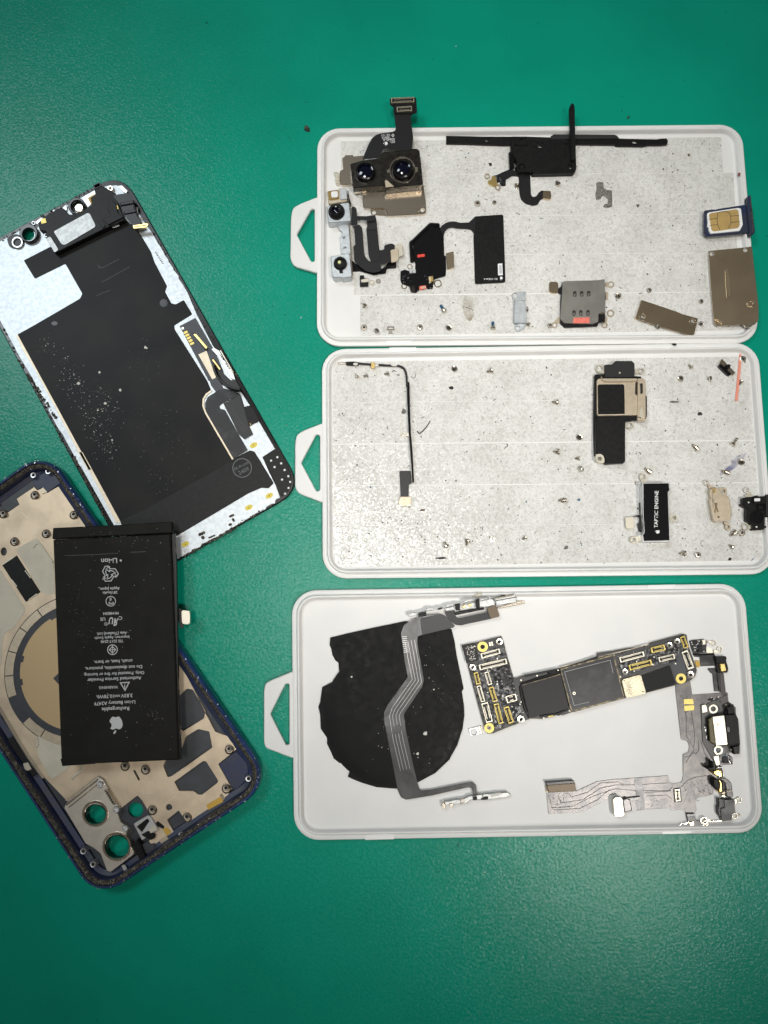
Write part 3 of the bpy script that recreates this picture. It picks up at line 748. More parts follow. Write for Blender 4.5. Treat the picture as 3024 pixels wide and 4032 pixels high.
mid_out = N5((65,568),(180,490),(155,435),(320,325),(348,355),(400,330),(440,380),(570,305),(640,420),(760,590),(840,700)) + [(690, 2570)] \
  + N8((1240,-40),(1350,0),(1412,105),(1265,225),(1375,425),(1340,480),(1180,605),(900,790),(780,868),(740,905),(690,868),(752,762),(738,690),(640,520),(602,484),(440,610),(330,560),(60,560)) \
  + N7((370,1640),(190,1380),(0,1095)) + [(-300, 2390), (-330, 2250)] + N5((0,600))
holes = [N8((905,370),(1140,200),(1165,205),(1262,360),(1255,380),(1130,475),(1105,475),(1060,445),(945,445)),
         N8((815,240),(835,195),(960,100),(1000,0),(1100,-60),(1190,-40),(1215,90),(880,325),(850,332)),
         N8.r(597,315,16,92,28), N8.c(862,577,25,16),
         N8((845,680),(940,605),(1015,710),(910,795)),
         [(703,2742),(735,2712),(758,2715),(808,2800),(803,2828),(722,2878),(706,2870)],
         N5.c(35,928,28,16,38)]
midp = part(hou, 'mid_plate', m_mid, pr(mid_out, 1.0, 2.2, .08, holes=[rr(h, 4) if len(h) < 12 else h for h in holes]))
part(hou, 'back_pad', m_slate, pr(N8((440,612),(600,487),(640,520),(740,690),(752,760),(690,868),(560,745),(470,690)), 1.0, 1.7, .05, r=6, holes=[N8.c(590,600,62,24)]))
part(hou, 'black_pad', m_black, pr(N5((20,1055),(155,965),(375,1305),(240,1398)), 2.2, 2.5, .06))
for a, b in (((20,1052),(128,980)), ((232,1105),(285,1175)), ((108,1190),(158,1255)), ((268,1378),(345,1322))):
    part(hou, 'bright_edge', m_cream, stroke(N5(a, b), 3, 2.2, 2.62))
for pts, v in ((((150,905),(345,798),(400,880),(500,1030),(510,1318),(430,1338),(375,1290),(270,1110)), N5), (((0,1092),(100,1250),(240,1470),(130,1640),(0,1710),(-250,1400)), N5),
               (((-200,400),(0,60),(130,40),(80,200),(20,420),(10,640),(-150,700)), N7), (((335,1300),(420,1310),(560,1352),(700,1500),(640,1590),(560,1659),(480,1700),(360,1500)), N7)):
    part(hou, 'adhesive_residue', m_residue, pr(v(*pts), 2.2, 2.30 + .02*len([c for c in hou.children if c.name.startswith('adhesive')]), .05, r=9))
for p in (N5((300,890),(340,850),(380,870),(440,960),(490,1030)), N7((340,1320),(350,1380),(330,1400)), N8((150,230),(150,270),(90,320),(60,350))):
    part(hou, 'adhesive_ridge', m_residue, stroke(smooth_path(p), 9, 2.25, 2.75, .2))
RC = P(316, 2636, 2.2)
def arc(R0, R1, a0, a1, z0, z1, b=0):
    n = max(3, int(abs(a1-a0)/4))
    pts = [(RC[0]+R1*math.cos(math.radians(a0+(a1-a0)*k/n)), RC[1]+R1*math.sin(math.radians(a0+(a1-a0)*k/n))) for k in range(n+1)]
    pts += [(RC[0]+R0*math.cos(math.radians(a1-(a1-a0)*k/n)), RC[1]+R0*math.sin(math.radians(a1-(a1-a0)*k/n))) for k in range(n+1)]
    return wpr(pts, z0, z1, b)
sc_ = math.dist(P(316, 2636, 2.2), P(316+295, 2636, 2.2))
R1_ = sc_; R0_ = sc_*.887; RD = sc_*.80
def full(R, R2=None, z0=2.2, z1=2.3):
    o_ = [(RC[0]+R*math.cos(k*.0873), RC[1]+R*math.sin(k*.0873)) for k in range(72)]
    h_ = [[(RC[0]+R2*math.cos(k*.0873), RC[1]+R2*math.sin(k*.0873)) for k in range(72)]] if R2 else []
    return wpr(o_, z0, z1, 0, h_)
part(hou, 'ring_groove', m_slate, full(R1_*1.012, RD*.99, 2.2, 2.26))
part(hou, 'coil_disc', m_copper, full(RD, None, 2.2, 2.42))
edges = [109, 128, 146.6, 166, 185, 202.1]
edges2 = [224, 241.5, 260, 279, 298]
for es in (edges, edges2, [-62, -43, -24, -5, 14, 33, 52, 71, 90, 109]):
    for a, b in zip(es, es[1:]): part(hou, 'magnet', m_champ, arc(R0_, R1_, a+.35, b-.35, 2.26, 2.5, .05))
part(hou, 'coil_tab', m_slate, pr(N7((495,760),(545,715),(620,760),(560,830)), 2.42, 2.55))
for a in (120, 170, 192):
    part(hou, 'ring_notch', m_slate, arc(RD*.965, RD*1.02, a-3, a+3, 2.4, 2.5))
for v, x, y in ((N5,320,395),(N5,25,570),(N5,685,580),(N5,425,755),(N5,130,828),(N8,498,235),(N8,665,265),(N8,1350,100),(N8,1325,420),(N8,720,595),(N8,1005,655)):
    po = part(hou, 'screw_post', m_screwd, lathe(v.p(x, y), [(0, 3.0), (.55, 3.0), (.62, 3.75), (.95, 3.8), (1.15, 3.6), (1.2, 2.2)], 18, 3.8))
    part(po, 'post_hole_shade', m_hole, lathe(v.p(x, y), [(0, 3.4), (.6, 3.4)], 14, 3.8))  # dark disc added as the shade down the hole
    part(po, 'solder_ring', m_grime, lathe(v.p(x+5, y+8), [(1.2, 2.32), (1.7, 2.3), (1.75, 2.2)], 18, 2.3))
for v, x, y in ((N5,448,180),(N5,310,215),(N8,960,805),(N8,1510,345),(N8,160,938),(N8,240,1045),(N8,520,1118)):
    part(hou, 'screw_post', m_silver, lathe(v.p(x, y), [(0, 3.4), (.6, 3.4), (.65, 4.2), (1.0, 4.25), (1.15, 4.05), (1.2, 1.2)], 18, 4.2))
    part([c for c in hou.children if c.name.startswith('screw_post')][-1], 'post_hole_shade', m_hole, lathe(v.p(x, y), [(0, 3.9), (.62, 3.9)], 14, 4.2))
part(hou, 'post_arm', m_silver, pr(N8((470,1055),(500,1045),(530,1100),(510,1130)), 3.4, 3.9, .05))
cb = part(hou, 'camera_bracket', m_bracket, pr(N8((0,582),(20,540),(250,345),(285,322),(325,345),(455,570),(430,590),(470,698),(525,735),(530,770),(510,800),(580,940),(575,965),(385,1112),(352,1100),(300,960),(240,910),(178,878)), 1.0, 3.6, .25, holes=cams[:2], r=6))
for c, R in (((255,632),106),((432,900),118)):
    part(cb, 'raised_rim', m_nickel, pr(N8.c(*c, R, 30), 3.6, 4.3, .25, holes=[N8.c(c[0], c[1], R-18, 30)]), smooth=True)
for c, R in (((262,640),88),((440,905),102)):
    part(cb, 'lens_tunnel', m_blackgl, pr(N8.c(*c, R, 30), .3, 3.9, 0, holes=[N8.c(c[0], c[1], R-6, 30)]))
part(cb, 'groove', m_nickel, stroke(N8((20,560),(280,350)), 6, 3.6, 4.1, .2)); part(cb, 'groove', m_nickel, stroke(N8((40,580),(290,382)), 4, 3.6, 4.0, .2))
part(cb, 'perforated_wall', m_champ, pr(N8((325,440),(355,425),(430,540),(405,565)), 3.6, 4.6, .2, r=5))
for k in range(6): part(cb, 'perforation', m_dark, pr(N8.r(352+k*11, 450+k*19, 34, 10, -30), 4.58, 4.63))
for k in range(13): part(cb, 'perforation', m_champ, pr(N8.c(20+k*19, 518-k*14.2, 6, 8), 3.6, 3.75))
for x, y in ((296,395),(502,752),(430,600)):
    part(cb, 'screw_boss', m_silver, lathe(N8.p(x, y), [(0, 3.9), (.5, 3.9), (.55, 4.6), (1.0, 4.6), (1.25, 4.3), (1.3, 3.6)], 16, 4.6))
part(cb, 'slide', m_silver, pr(N8((262,372),(290,362),(298,380),(270,392)), 3.6, 4.7, .1))
fb = part(hou, 'flash_bracket', m_silver, pr(N8((570,712),(690,640),(712,650),(778,758),(640,852)), 1.7, 3.0, .15, r=5, holes=[N8((600,735),(685,672),(700,690),(640,780))]))
part(fb, 'flash_cavity', m_black, pr(N8((598,736),(690,668),(722,690),(735,720),(640,790)), 1.7, 2.5, .05))
part(fb, 'flash_cover', m_cream, pr(N8((690,755),(745,725),(765,760),(712,792)), 3.0, 3.2, .05))
part(fb, 'flash_cavity', m_black, pr(N8((635,800),(690,770),(755,800),(745,830),(715,845),(660,820)), 3.0, 3.15))
part(hou, 'rubber_block', m_black, pr(N8((562,885),(600,842),(625,870),(680,1010),(678,1040),(640,1050)), 1.0, 4.2, .2, r=4))
part(hou, 'slate_block', m_slate, pr(N8((630,885),(690,858),(715,880),(740,870),(755,905),(740,930),(690,960),(660,945)), 1.0, 2.7, .1))
for q in (((1165,560),(1285,490),(1308,530),(1182,600)), ((810,757),(845,740),(878,780),(842,812))):
    part(hou, 'orange_pad', m_orange, pr(N8(*q), 2.2, 2.45, .05, r=3))
part(hou, 'plate_contact', m_nickel, pr(N8((1270,478),(1295,465),(1320,510),(1305,522)), 2.2, 2.6, .05))
part(hou, 'plate_contact', m_champ, pr(N8((780,850),(840,812),(862,840),(808,885)), 2.2, 2.5, .05))
part(hou, 'plate_contact', m_champ, pr(N5((368,352),(402,328),(440,372),(390,392)), 2.2, 2.6, .05))
part(hou, 'dark_insert', m_black, pr(N8((755,705),(770,690),(825,735),(815,755),(770,735)), 2.2, 2.35))
part(hou, 'top_insert', m_slate, pr(N5((-200,470),(0,400),(300,258),(335,268),(345,318),(155,432),(178,490),(65,562),(0,480),(-150,560)), 1.0, 1.9, .05))
part(hou, 'corner_insert', m_navyin, pr(N5((300,270),(380,210),(470,165),(545,240),(562,292),(440,378),(400,328),(348,352)), 1.0, 2.6, .1))
part(hou, 'corner_insert', m_navyin, pr(N8((1268,228),(1410,120),(1500,220),(1510,330),(1420,430),(1378,420)), 1.0, 2.4, .1, r=8))
part(hou, 'side_key', m_cream, pr(N7((212,1555),(262,1545),(295,1610),(255,1625),(230,1610)), 3.6, 4.2, .1, r=3))
part(hou, 'side_rail', m_silver, stroke(N7((-60,990),(10,1100),(120,1290),(250,1500),(390,1700)), 4.5, 2.2, 4.4, .2))
part(hou, 'side_flex', m_flex, stroke(N7((90,1320),(200,1480),(330,1659)), 28, 2.6, 4.0, .2))
for p in (N8((650,462),(700,465),(735,475)), N8((810,560),(870,520),(925,475)), N8((540,750),(520,720))):
    part(hou, 'scratch', m_cream, stroke(p, 1.6, 2.19, 2.225))
def rim_chips(name, d0, d1, n, seed, z, m_, s0, s1):
    """grit sitting on the housing rim, between two insets from its outline"""
    rnd = random.Random(seed); prims = []
    for _ in range(n):
        d = rnd.uniform(d0, d1); w = rquad(hw, d, 11, 14); i = rnd.randrange(len(w)); t = rnd.random()
        # long straight sides carry most of it
        j = rnd.choice([15*q - 1 for q in range(1, 5)]) if rnd.random() < .75 else i
        a, b = w[j % len(w)], w[(j+1) % len(w)]
        x, y = a[0]+(b[0]-a[0])*t, a[1]+(b[1]-a[1])*t
        s_ = s0+(s1-s0)*rnd.random()**2; k = rnd.choice((4, 5, 6)); f = rnd.random()*6.3
        prims.append(wpr([(x+s_*(.6+.7*rnd.random())*math.cos(f+6.283*q/k), y+s_*(.6+.7*rnd.random())*math.sin(f+6.283*q/k)) for q in range(k)], z-.3, z+s_*.4, s_*.15))
    return part(hou, name, m_, *prims, kind='stuff')
for k, p in enumerate((N8((420,440),(470,420),(520,430)), N8((700,380),(760,350)), N8((950,560),(1040,500),(1100,520)), N5((200,560),(260,620)), N5((520,440),(580,520),(600,600)), N7((60,930),(110,1010)), N7((200,1250),(330,1440)))):
    part(hou, 'scratch', m_cream if k % 2 else m_champ, stroke(smooth_path(p, 3), 1.3, 2.19, 2.222))
rim_chips('grime_crumbs', 1.4, 2.8, 330, 21, 5.85, m_grime, .15, .6)
rim_chips('frame_chips', .3, 1.2, 240, 22, 6.5, m_smdl, .08, .3)
rim_chips('pale_grit', 1.5, 2.8, 160, 23, 5.8, m_dust, .06, .2)

# ------------------------------------------------------------------ battery
bat = thing('battery', 'black rectangular battery with white lettering lying across the housing', 'battery', N6.p(580, 1150), 7.0)
ZB0, ZB = 7.3, 10.6
part(bat, 'cell', m_batt, pr(N6((20,188),(1038,138),(1055,420),(1112,2106),(92,2150),(55,1150)), ZB0, ZB, .35, r=3))
part(bat, 'folded_end', m_batt, pr(N6((18,85),(600,58),(1052,30),(1056,128),(560,152),(10,182)), ZB0+.2, ZB-.5, .3, r=3))
part(bat, 'corner_lip', m_batt, pr(N6((84,2100),(100,2105),(380,2118),(385,2140),(100,2160)), ZB-1.2, ZB+.1, .08))
part(bat, 'side_flap', m_flex, pr(N6((1052,145),(1080,130),(1095,420),(1100,780),(1112,1500),(1135,2105),(1120,2110),(1080,900)), ZB0+.2, ZB-1.6, .1))
bf = part(bat, 'battery_flex', m_flex, pr(N6((1105,790),(1130,785),(1145,805),(1155,955),(1135,962),(1118,930)), ZB0-1.2, ZB0-.6, .05))
part(bf, 'battery_connector', m_cream, pr(N6((1136,812),(1150,800),(1204,807),(1213,822),(1213,912),(1200,926),(1150,924),(1140,905)), ZB0-1.0, ZB0+.2, .12, r=4), label='pale gold battery connector tab')
ZT = ZB+.02
def bt(s, x, y, w, h=None, name='printed_text', m_=None, bold=.016):
    return text(bat, name, s, N6, x, y, 182.4, m_ or m_greyprint, ZT, width=w, height=h, bold=bold)
bt('Rechargeable', 563, 1657, 240); bt('Li-ion Battery A2479', 557, 1605, 358)
bt('3.83V', 661, 1546, 100); bt('10.78Wh', 475, 1553, 150)
part(bat, 'printed_mark', m_greyprint, stroke(N6((555,1544),(603,1542)), 2.4, ZT-.02, ZT), stroke(N6((555,1555),(568,1554.5)), 2.4, ZT-.02, ZT), stroke(N6((572,1554),(586,1553.5)), 2.4, ZT-.02, ZT), stroke(N6((590,1553),(603,1552.5)), 2.4, ZT-.02, ZT))
bt('WARNING', 503, 1474, 165)
part(bat, 'printed_mark', m_greyprint, stroke(N6((606,1434),(682,1430),(646,1500)), 4, ZT-.02, ZT, closed=True), pr(N6.r(644,1466,7,26,0), ZT-.02, ZT), pr(N6.c(644,1444,4,8), ZT-.02, ZT), pr(N6.c(644,1485,4,8), ZT-.02, ZT))
bt('Authorized Service Provider', 553, 1402, 472); bt('Only. Potential for fire or burning.', 550, 1352, 528)
bt('Do not disassemble, puncture,', 547, 1299, 497); bt('crush, heat, or burn.', 543, 1247, 336)
part(bat, 'printed_mark', m_greyprint, pr(N6.c(537,1146,46,28), ZT-.02, ZT, holes=[N6.c(537,1146,39,28)]), stroke(N6((537,1118),(565,1146),(537,1174),(509,1146)), 3, ZT-.02, ZT, closed=True), stroke(N6((537,1108),(537,1184)), 2.6, ZT-.021, ZT-.001), stroke(N6((515,1146),(559,1146)), 2.6, ZT-.022, ZT-.002))
bt('TIS 2217-2548', 533, 1073, 195); bt('Importer: Apple South', 533, 1037, 300); bt('Asia (Thailand) Ltd.', 531, 1001, 262)
text(bat, 'printed_text', 'R', N6, 570, 905, 182.4, m_greyprint, ZT, width=-52, height=66, bold=.03, shear=-.25)
text(bat, 'printed_text', 'U', N6, 522, 893, 182.4, m_greyprint, ZT, width=44, height=62, bold=.03, shear=.25)
bt('C', 608, 871, 28, 32); bt('US', 453, 880, 44, 30)
part(bat, 'printed_mark', m_greyprint, pr(N6.c(480,922,15,16), ZT-.02, ZT, holes=[N6.c(480,922,12,16)])); bt('R', 480, 922, 12)
bt('MH48584', 523, 830, 136)
part(bat, 'printed_mark', m_greyprint, pr(N6.c(522,724,45,28), ZT-.02, ZT, holes=[N6.c(522,724,39,28)])); bt('PS', 524, 741, 46, 24); bt('E', 519, 706, 18, 24)
bt('2815mAh', 517, 649, 128); bt('Apple Japan', 516, 612, 168)
rec = []
for k in range(3):
    a = 120*k + 2.4
    rec.append(stroke(glyph(N6, 512, 484, 1, a, [(-42,-62),(20,-62),(40,-28),(24,-18),(58,-8),(66,-40),(54,-34),(38,-62)][:2] + [(38,-36),(14,-22)]), 3, ZT-.02, ZT))
    rec.append(stroke(glyph(N6, 512, 484, 1, a, [(-40,-64),(10,-64),(36,-24),(52,-33),(50,6),(14,-10),(26,-17),(-2,-40),(-54,-40)]), 3.2, ZT-.02, ZT-.0, closed=True))
part(bat, 'printed_mark', m_greyprint, *[rec[i] for i in (1, 3, 5)])
bt('Li-ion', 508, 372, 138); part(bat, 'printed_mark', m_greyprint, pr(N6.c(609,369,9,12), ZT-.02, ZT))
fruit_logo(bat, N6, 568, 1795, 122, 182.4, m_greyprint, ZT)
chips(bat, 'dust_specks', [(N6.p(160,560), N6.p(260,1150)), (N6.p(230,600), N6.p(330,1100)), (N6.p(80,180), N6.p(900,190)), (N6.p(860,1700), N6.p(960,1760)), (N6.p(420,120), N6.p(880,230))], 170, 31, ZB+.02, m_scrap, .7, 2.0, 14)
chips(bat, 'dust_specks', [(N6.p(100,150), N6.p(1000,2000)), (N6.p(950,200), N6.p(150,2000))], 90, 32, ZB+.02, m_dust, .5, 1.5, 60)
part(bat, 'scratch', m_dimprint, stroke(N6((120,327),(380,318),(590,305)), 1.0, ZB-.01, ZB+.015), stroke(N6((690,298),(830,292)), 1.0, ZB-.01, ZB+.015))
# ------------------------------------------------------------------ shared small parts
def box_row(v, spots, w, h, ang, z0, z1):
    return [pr(v.r(x, y, w, h, ang), z0, z1, .03) for x, y in spots]

def socket(par, v, a, b, w, z, m_frame, seed=0, name='board_socket', h=.75):
    """board connector: dark body, plated rim with open middle, two rows of contacts"""
    ax, ay = a; bx, by = b
    Ln = math.hypot(bx-ax, by-ay); ang = -math.degrees(math.atan2(by-ay, bx-ax))
    cx, cy = (ax+bx)/2, (ay+by)/2
    o = part(par, name, m_blackchip, pr(v.r(cx, cy, Ln, w, ang), z, z+h*.45, .05))
    t = min(w*.16, 9)
    ux, uy = (bx-ax)/Ln, (by-ay)/Ln
    e = w*.42
    def P2(s, q): return (cx + ux*s - uy*q, cy + uy*s + ux*q)
    prims = []
    for sg in (-1, 1):
        s0 = sg*Ln/2
        pts = [P2(s0-sg*e*1.1, -w/2), P2(s0, -w/2), P2(s0, w/2), P2(s0-sg*e*1.1, w/2), P2(s0-sg*e*1.1, w/2-t), P2(s0-sg*t*1.4, w/2-t), P2(s0-sg*t*1.4, -w/2+t), P2(s0-sg*e*1.1, -w/2+t)]
        prims.append(pr(v(*pts), z, z+h, .05))
    for q in (-1, 1):
        pts = [P2(-Ln/2+e, q*w/2), P2(Ln/2-e, q*w/2), P2(Ln/2-e, q*(w/2-t*.8)), P2(-Ln/2+e, q*(w/2-t*.8))]
        prims.append(pr(v(*pts), z, z+h*.8, .03))
    part(o, 'plated_rim', m_frame, *prims)
    n = max(4, int(Ln*v.s/3.6)); pins = []
    for q in (-.24, .24):
        for k in range(n):
            s = (-.5 + (k+.5)/n)*(Ln - 2.6*e)
            x, y = P2(s, q*w)
            pins.append(pr(v.r(x, y, (Ln-2.6*e)/n*.5, w*.16, ang), z+h*.4, z+h*.7))
    part(o, 'contact_row', m_frame, *pins, kind='stuff')
    return o

def smds(par, v, quad, n, seed, z, dark=.55, s=(7, 14), name='surface_component', blue=.2):
    """tiny ceramic parts with solder ends, each a part"""
    rnd = random.Random(seed)
    for _ in range(n):
        a, b = rnd.random(), rnd.random()
        x = (quad[0][0]*(1-a)+quad[1][0]*a)*(1-b) + (quad[3][0]*(1-a)+quad[2][0]*a)*b
        y = (quad[0][1]*(1-a)+quad[1][1]*a)*(1-b) + (quad[3][1]*(1-a)+quad[2][1]*a)*b
        w = rnd.uniform(*s); t = rnd.random()
        m_ = m_blackchip if t < dark else (m_bluedirt if t < dark+blue*.4 else (m_smd if t < dark+blue else m_smdl))
        part(par, name, m_, pr(v.r(x, y, w, w*.55, rnd.choice((8, 98))), z, z+.35, .04))

# ------------------------------------------------------------------ rear camera module
cmod = thing('rear_camera_module', 'dual rear camera module with two dark lenses and a flex ribbon', 'camera module', Q1.p(930, 1050), FT)
ch = part(cmod, 'camera_housing', m_gun, pr(Q1((460,940),(620,895),(850,868),(872,785),(1258,748),(1340,743),(1368,775),(1412,1190),(1398,1213),(945,1262),(915,1228),(500,1262)), 3.1, 7.3, .25, r=6))  # top coloured dark, sides bright nickel, to imitate uneven reflections on one metal
part(ch, 'side_step', m_nickel, pr(Q1((915,1250),(1410,1205),(1398,1292),(930,1338)), 2.9, 5.1, .2))
part(ch, 'side_step', m_nickel, pr(Q1((497,1258),(890,1220),(895,1275),(510,1312)), 3.0, 4.6, .2))
part(ch, 'textured_corner', m_champ, pr(Q1((912,1165),(935,1155),(1035,1240),(925,1254)), 7.3, 7.5, .05))
def lens(par, v, x, y, R, z, h, m_ring=m_black, m_l=m_lens, r2=.62, dy=-.2):
    r = R*v.s*.0985
    o = part(par, 'lens_barrel', m_ring, lathe(v.p(x, y), [(0, z+h*.55), (r*r2, z+h*.55), (r*(r2+.03), z+h*.98), (r*.8, z+h), (r*.93, z+h*.85), (r, z+h*.5), (r, z-.3)], 36, z+h*.5), smooth=True)
    part(o, 'front_lens', m_l, lathe(v.p(x, y), [(0, z+h*.9), (r*r2*.45, z+h*.84), (r*r2*.8, z+h*.68), (r*r2*.98, z+h*.56), (r*r2*.98, z+h*.5)], 32, z+h*.5), smooth=True)
    part(o, 'lens_ring', m_lens, lathe(v.p(x, y), [(r*r2*.98, z+h*.94), (r*(r2-.1), z+h*.9), (r*(r2-.14), z+h*.7)], 32, z+h*.5), smooth=True)
    return o
lens(ch, Q1, 658, 1052, 134, 7.3, 2.0, m_blackgl, m_lensblue, .8)
part(ch, 'lens_collar', m_nickel, pr(Q1.c(1146,1022,172,34), 7.3, 7.65, .12, holes=[Q1.c(1146,1026,158,34)]), pr(Q1((940,1025),(985,1000),(990,1070),(955,1058)), 7.3, 7.6, .1), pr(Q1((1300,985),(1345,985),(1348,1030),(1310,1045)), 7.3, 7.6, .1), pr(Q1((1085,862),(1110,848),(1170,850),(1200,866),(1180,880),(1100,880)), 7.3, 7.6, .1))
lens(ch, Q1, 1146, 1018, 145, 7.3, 2.2, m_blackgl, m_lensblue, .7)
cfx = part(cmod, 'flex_ribbon', m_flex, pr(Q1((1022,190),(1035,290),(1058,490),(1030,525),(870,545),(800,565),(745,610),(700,690),(650,810),(620,888),(838,862),(870,790),(900,745),(1045,740),(1052,785),(1262,762),(1275,690),(1284,610),(1268,480),(1250,330),(1278,296),(1290,200)), 7.35, 7.55, .05, r=5))
cbd = part(cmod, 'connector_board', m_black, pr(Q1((975,95),(1000,80),(1302,70),(1325,88),(1333,272),(1278,292),(1035,290),(1022,192),(982,176)), 7.5, 8.0, .08, r=5))
socket(cbd, Q1, (995,116), (1298,104), 66, 8.0, m_chipgold, name='ribbon_plug')
socket(cbd, Q1, (1070,232), (1268,220), 62, 8.0, m_chipgold, name='ribbon_plug')
for s, x, y, w in (('821-',1010,660,68), ('02643-A',966,630,155), ('00010',925,604,100), ('0Z 121',925,571,110)):
    text(cfx, 'printed_text', s, Q1, x, y, 184, m_white, 7.58, width=w)
fruit_logo(cfx, Q1, 930, 682, 44, 184, m_white, 7.58)
part(cfx, 'printed_mark', m_white, stroke(Q1((1020,556),(1036,574),(1020,592),(1004,574)), 1.8, 7.56, 7.58, closed=True), pr(Q1.c(897,678,6,8), 7.56, 7.58))

# shield plate under it
csh = thing('camera_shield_plate', 'shiny nickel shield plate half hidden under the dual camera module', 'shield plate', Q1.p(1000, 1450), FT)
part(csh, 'plate', m_nickel, pr(Q1((615,1305),(900,1240),(1415,1195),(1432,1300),(1450,1440),(1452,1575),(1430,1596),(1350,1606),(950,1626),(938,1560),(905,1528),(850,1518),(645,1522),(628,1500)), FT, 2.9, .15, r=5, holes=[Q1.c(1405,1545,27,16)]))
part(csh, 'rim_fold', m_nickel, stroke(Q1((628,1500),(650,1520),(850,1516),(905,1530),(940,1570),(946,1622)), 3.5, 2.6, 3.05, .1), stroke(Q1((1352,1600),(1350,1530),(1375,1490),(1448,1480)), 3.5, 2.6, 3.05, .1))
part(csh, 'screw_tab', m_nickel, pr(Q1((722,1540),(870,1530),(915,1552),(938,1625),(735,1606)), FT, 2.2, .1, r=4, holes=[Q1.c(772,1580,26,16)]))
part(csh, 'side_wing', m_nickel, pr(Q1((355,862),(385,855),(392,830),(498,825),(505,846),(640,835),(640,940),(480,955),(492,1212),(350,1226),(335,1200),(325,1036),(368,1014)), FT, 3.0, .15, r=4))
part(csh, 'spring_contact', m_cream, pr(Q1((268,1085),(325,1055),(326,1200),(278,1206),(262,1140)), FT, 3.2, .1), ring(Q1, 278, 1075, 30, 16, 2.4, 2.8), pr(Q1((280,1105),(312,1100),(314,1125),(284,1130)), 3.2, 3.7, .1), pr(Q1((276,1150),(318,1146),(318,1168),(280,1172)), 3.2, 3.6, .1))

# ------------------------------------------------------------------ front camera assembly
fc = thing('front_camera_assembly', 'silver front camera bracket with two small cameras and folded flex ribbons', 'camera module', Q2.p(400, 1000), TF)
part(fc, 'bracket', m_plate, pr(Q2((280,748),(465,724),(502,1240),(345,1245),(325,960),(352,940),(364,905),(350,868),(312,850)), TF+.3, 2.9, .1, r=4, holes=[Q2.c(392,980,20,14), Q2.c(407,1143,22,14)]))
part(fc, 'bracket_rail', m_nickel, stroke(Q2((468,400),(500,700),(475,740),(505,1240),(530,1590)), 4, TF, 4.6, .1))
cb1 = part(fc, 'camera_block', m_plate, pr(Q2((108,458),(472,396),(510,690),(492,714),(130,736)), TF, 5.6, .25, r=5))
part(cb1, 'lens_well', m_black, pr(Q2.c(270,555,136,30), 5.6, 5.75, .04))
lens(cb1, Q2, 258, 540, 105, 5.7, 1.8, m_black, m_lensblue, .62)
cb2 = part(fc, 'projector_block', m_champ, pr(Q2((118,216),(300,190),(312,172),(410,165),(435,188),(452,358),(432,388),(152,432),(135,402)), TF, 4.8, .2, r=4))
part(cb2, 'amber_window', m_amber, pr(Q2((128,216),(300,194),(312,350),(150,372)), 4.8, 5.0, .1, r=6))
part(cb2, 'pale_emitter', m_white, pr(Q2((178,240),(200,222),(286,215),(296,300),(270,322),(186,318)), 5.0, 5.1, .04, r=5))
part(cb2, 'metal_cap', m_silver, pr(Q2((316,182),(410,166),(436,190),(448,346),(330,362)), 4.8, 5.5, .15, r=4))
for x, y in ((378,205),(384,292)): part(cb2, 'dimple', m_white, lathe(Q2.p(x, y), [(0, 5.56), (.2, 5.5)], 8, 5.5))
cb3 = part(fc, 'camera_block', m_plate, pr(Q2((172,1278),(462,1230),(486,1236),(525,1590),(500,1620),(370,1642),(352,1620),(236,1636),(195,1602)), TF, 5.6, .25, r=5))
lb = part(cb3, 'lens_barrel', m_black, lathe(Q2.p(332,1402), [(0, 5.9), (1.6, 5.95), (1.75, 7.1), (2.2, 7.1), (2.6, 6.6), (2.68, 5.5)], 30, 6.0), pr(Q2((290,1290),(345,1278),(352,1320),(300,1320)), 5.6, 6.3, .1), pr(Q2((312,1500),(370,1490),(372,1545),(320,1552)), 5.6, 6.2, .1), smooth=True)
part(lb, 'yellow_lens', mat('pale_yellow_lens', (.75, .76, .38), .25), lathe(Q2.p(316, 1376), [(0, 6.5), (.5, 6.4), (.72, 6.1), (.75, 5.9)], 18, 6.2), smooth=True)
part(cb3, 'foot_clip', m_nickel, stroke(Q2((272,1636),(278,1672),(345,1665),(350,1625)), 3, TF, 2.6, .1))
part(fc, 'flex_shadow_base', m_blackgl, pr(Q2((515,1340),(580,1400),(760,1500),(1005,1490),(1075,1440),(1105,1385),(1240,1365),(1246,1470),(1110,1478),(1082,1500),(1075,1556),(880,1586),(740,1548),(660,1522),(530,1526)), FT, 2.3, .05, r=4))  # black sheet modelled as the shadow under the folded ribbons
part(fc, 'flex_link', m_flex, pr(Q2((512,485),(545,465),(580,480),(600,530),(602,622),(760,626),(905,605),(918,700),(770,722),(765,690),(660,684),(612,680),(610,765),(515,772)), 4.2, 4.4, .05, r=4))
part(fc, 'flex_ribbon', m_flex, pr(Q2((758,640),(908,620),(925,720),(968,1180),(1010,1180),(1048,1165),(1048,1110),(1080,1090),(1170,1070),(1220,1095),(1225,1175),(1000,1245),(985,1362),(832,1376),(792,1260),(755,830),(775,790)), 3.0, 3.2, .05, r=4))
part(fc, 'foam_patch', m_blackmt, pr(Q2((768,722),(918,704),(936,838),(915,846),(780,850)), 3.2, 3.5, .05))
fr2 = part(fc, 'flex_ribbon', m_flex, pr(Q2((555,780),(640,762),(690,812),(720,1220),(740,1290),(790,1350),(850,1380),(975,1362),(980,1272),(1000,1242),(1150,1195),(1180,1370),(1000,1422),(985,1450),(1005,1490),(990,1520),(880,1545),(760,1526),(660,1460),(560,1362),(545,1120),(576,1090)), 3.7, 3.9, .05, r=6))
part(fc, 'ribbon_connector', m_cream, pr(Q2((1218,1108),(1335,1070),(1345,1075),(1362,1255),(1352,1268),(1250,1290)), 3.2, 3.8, .08, r=4))
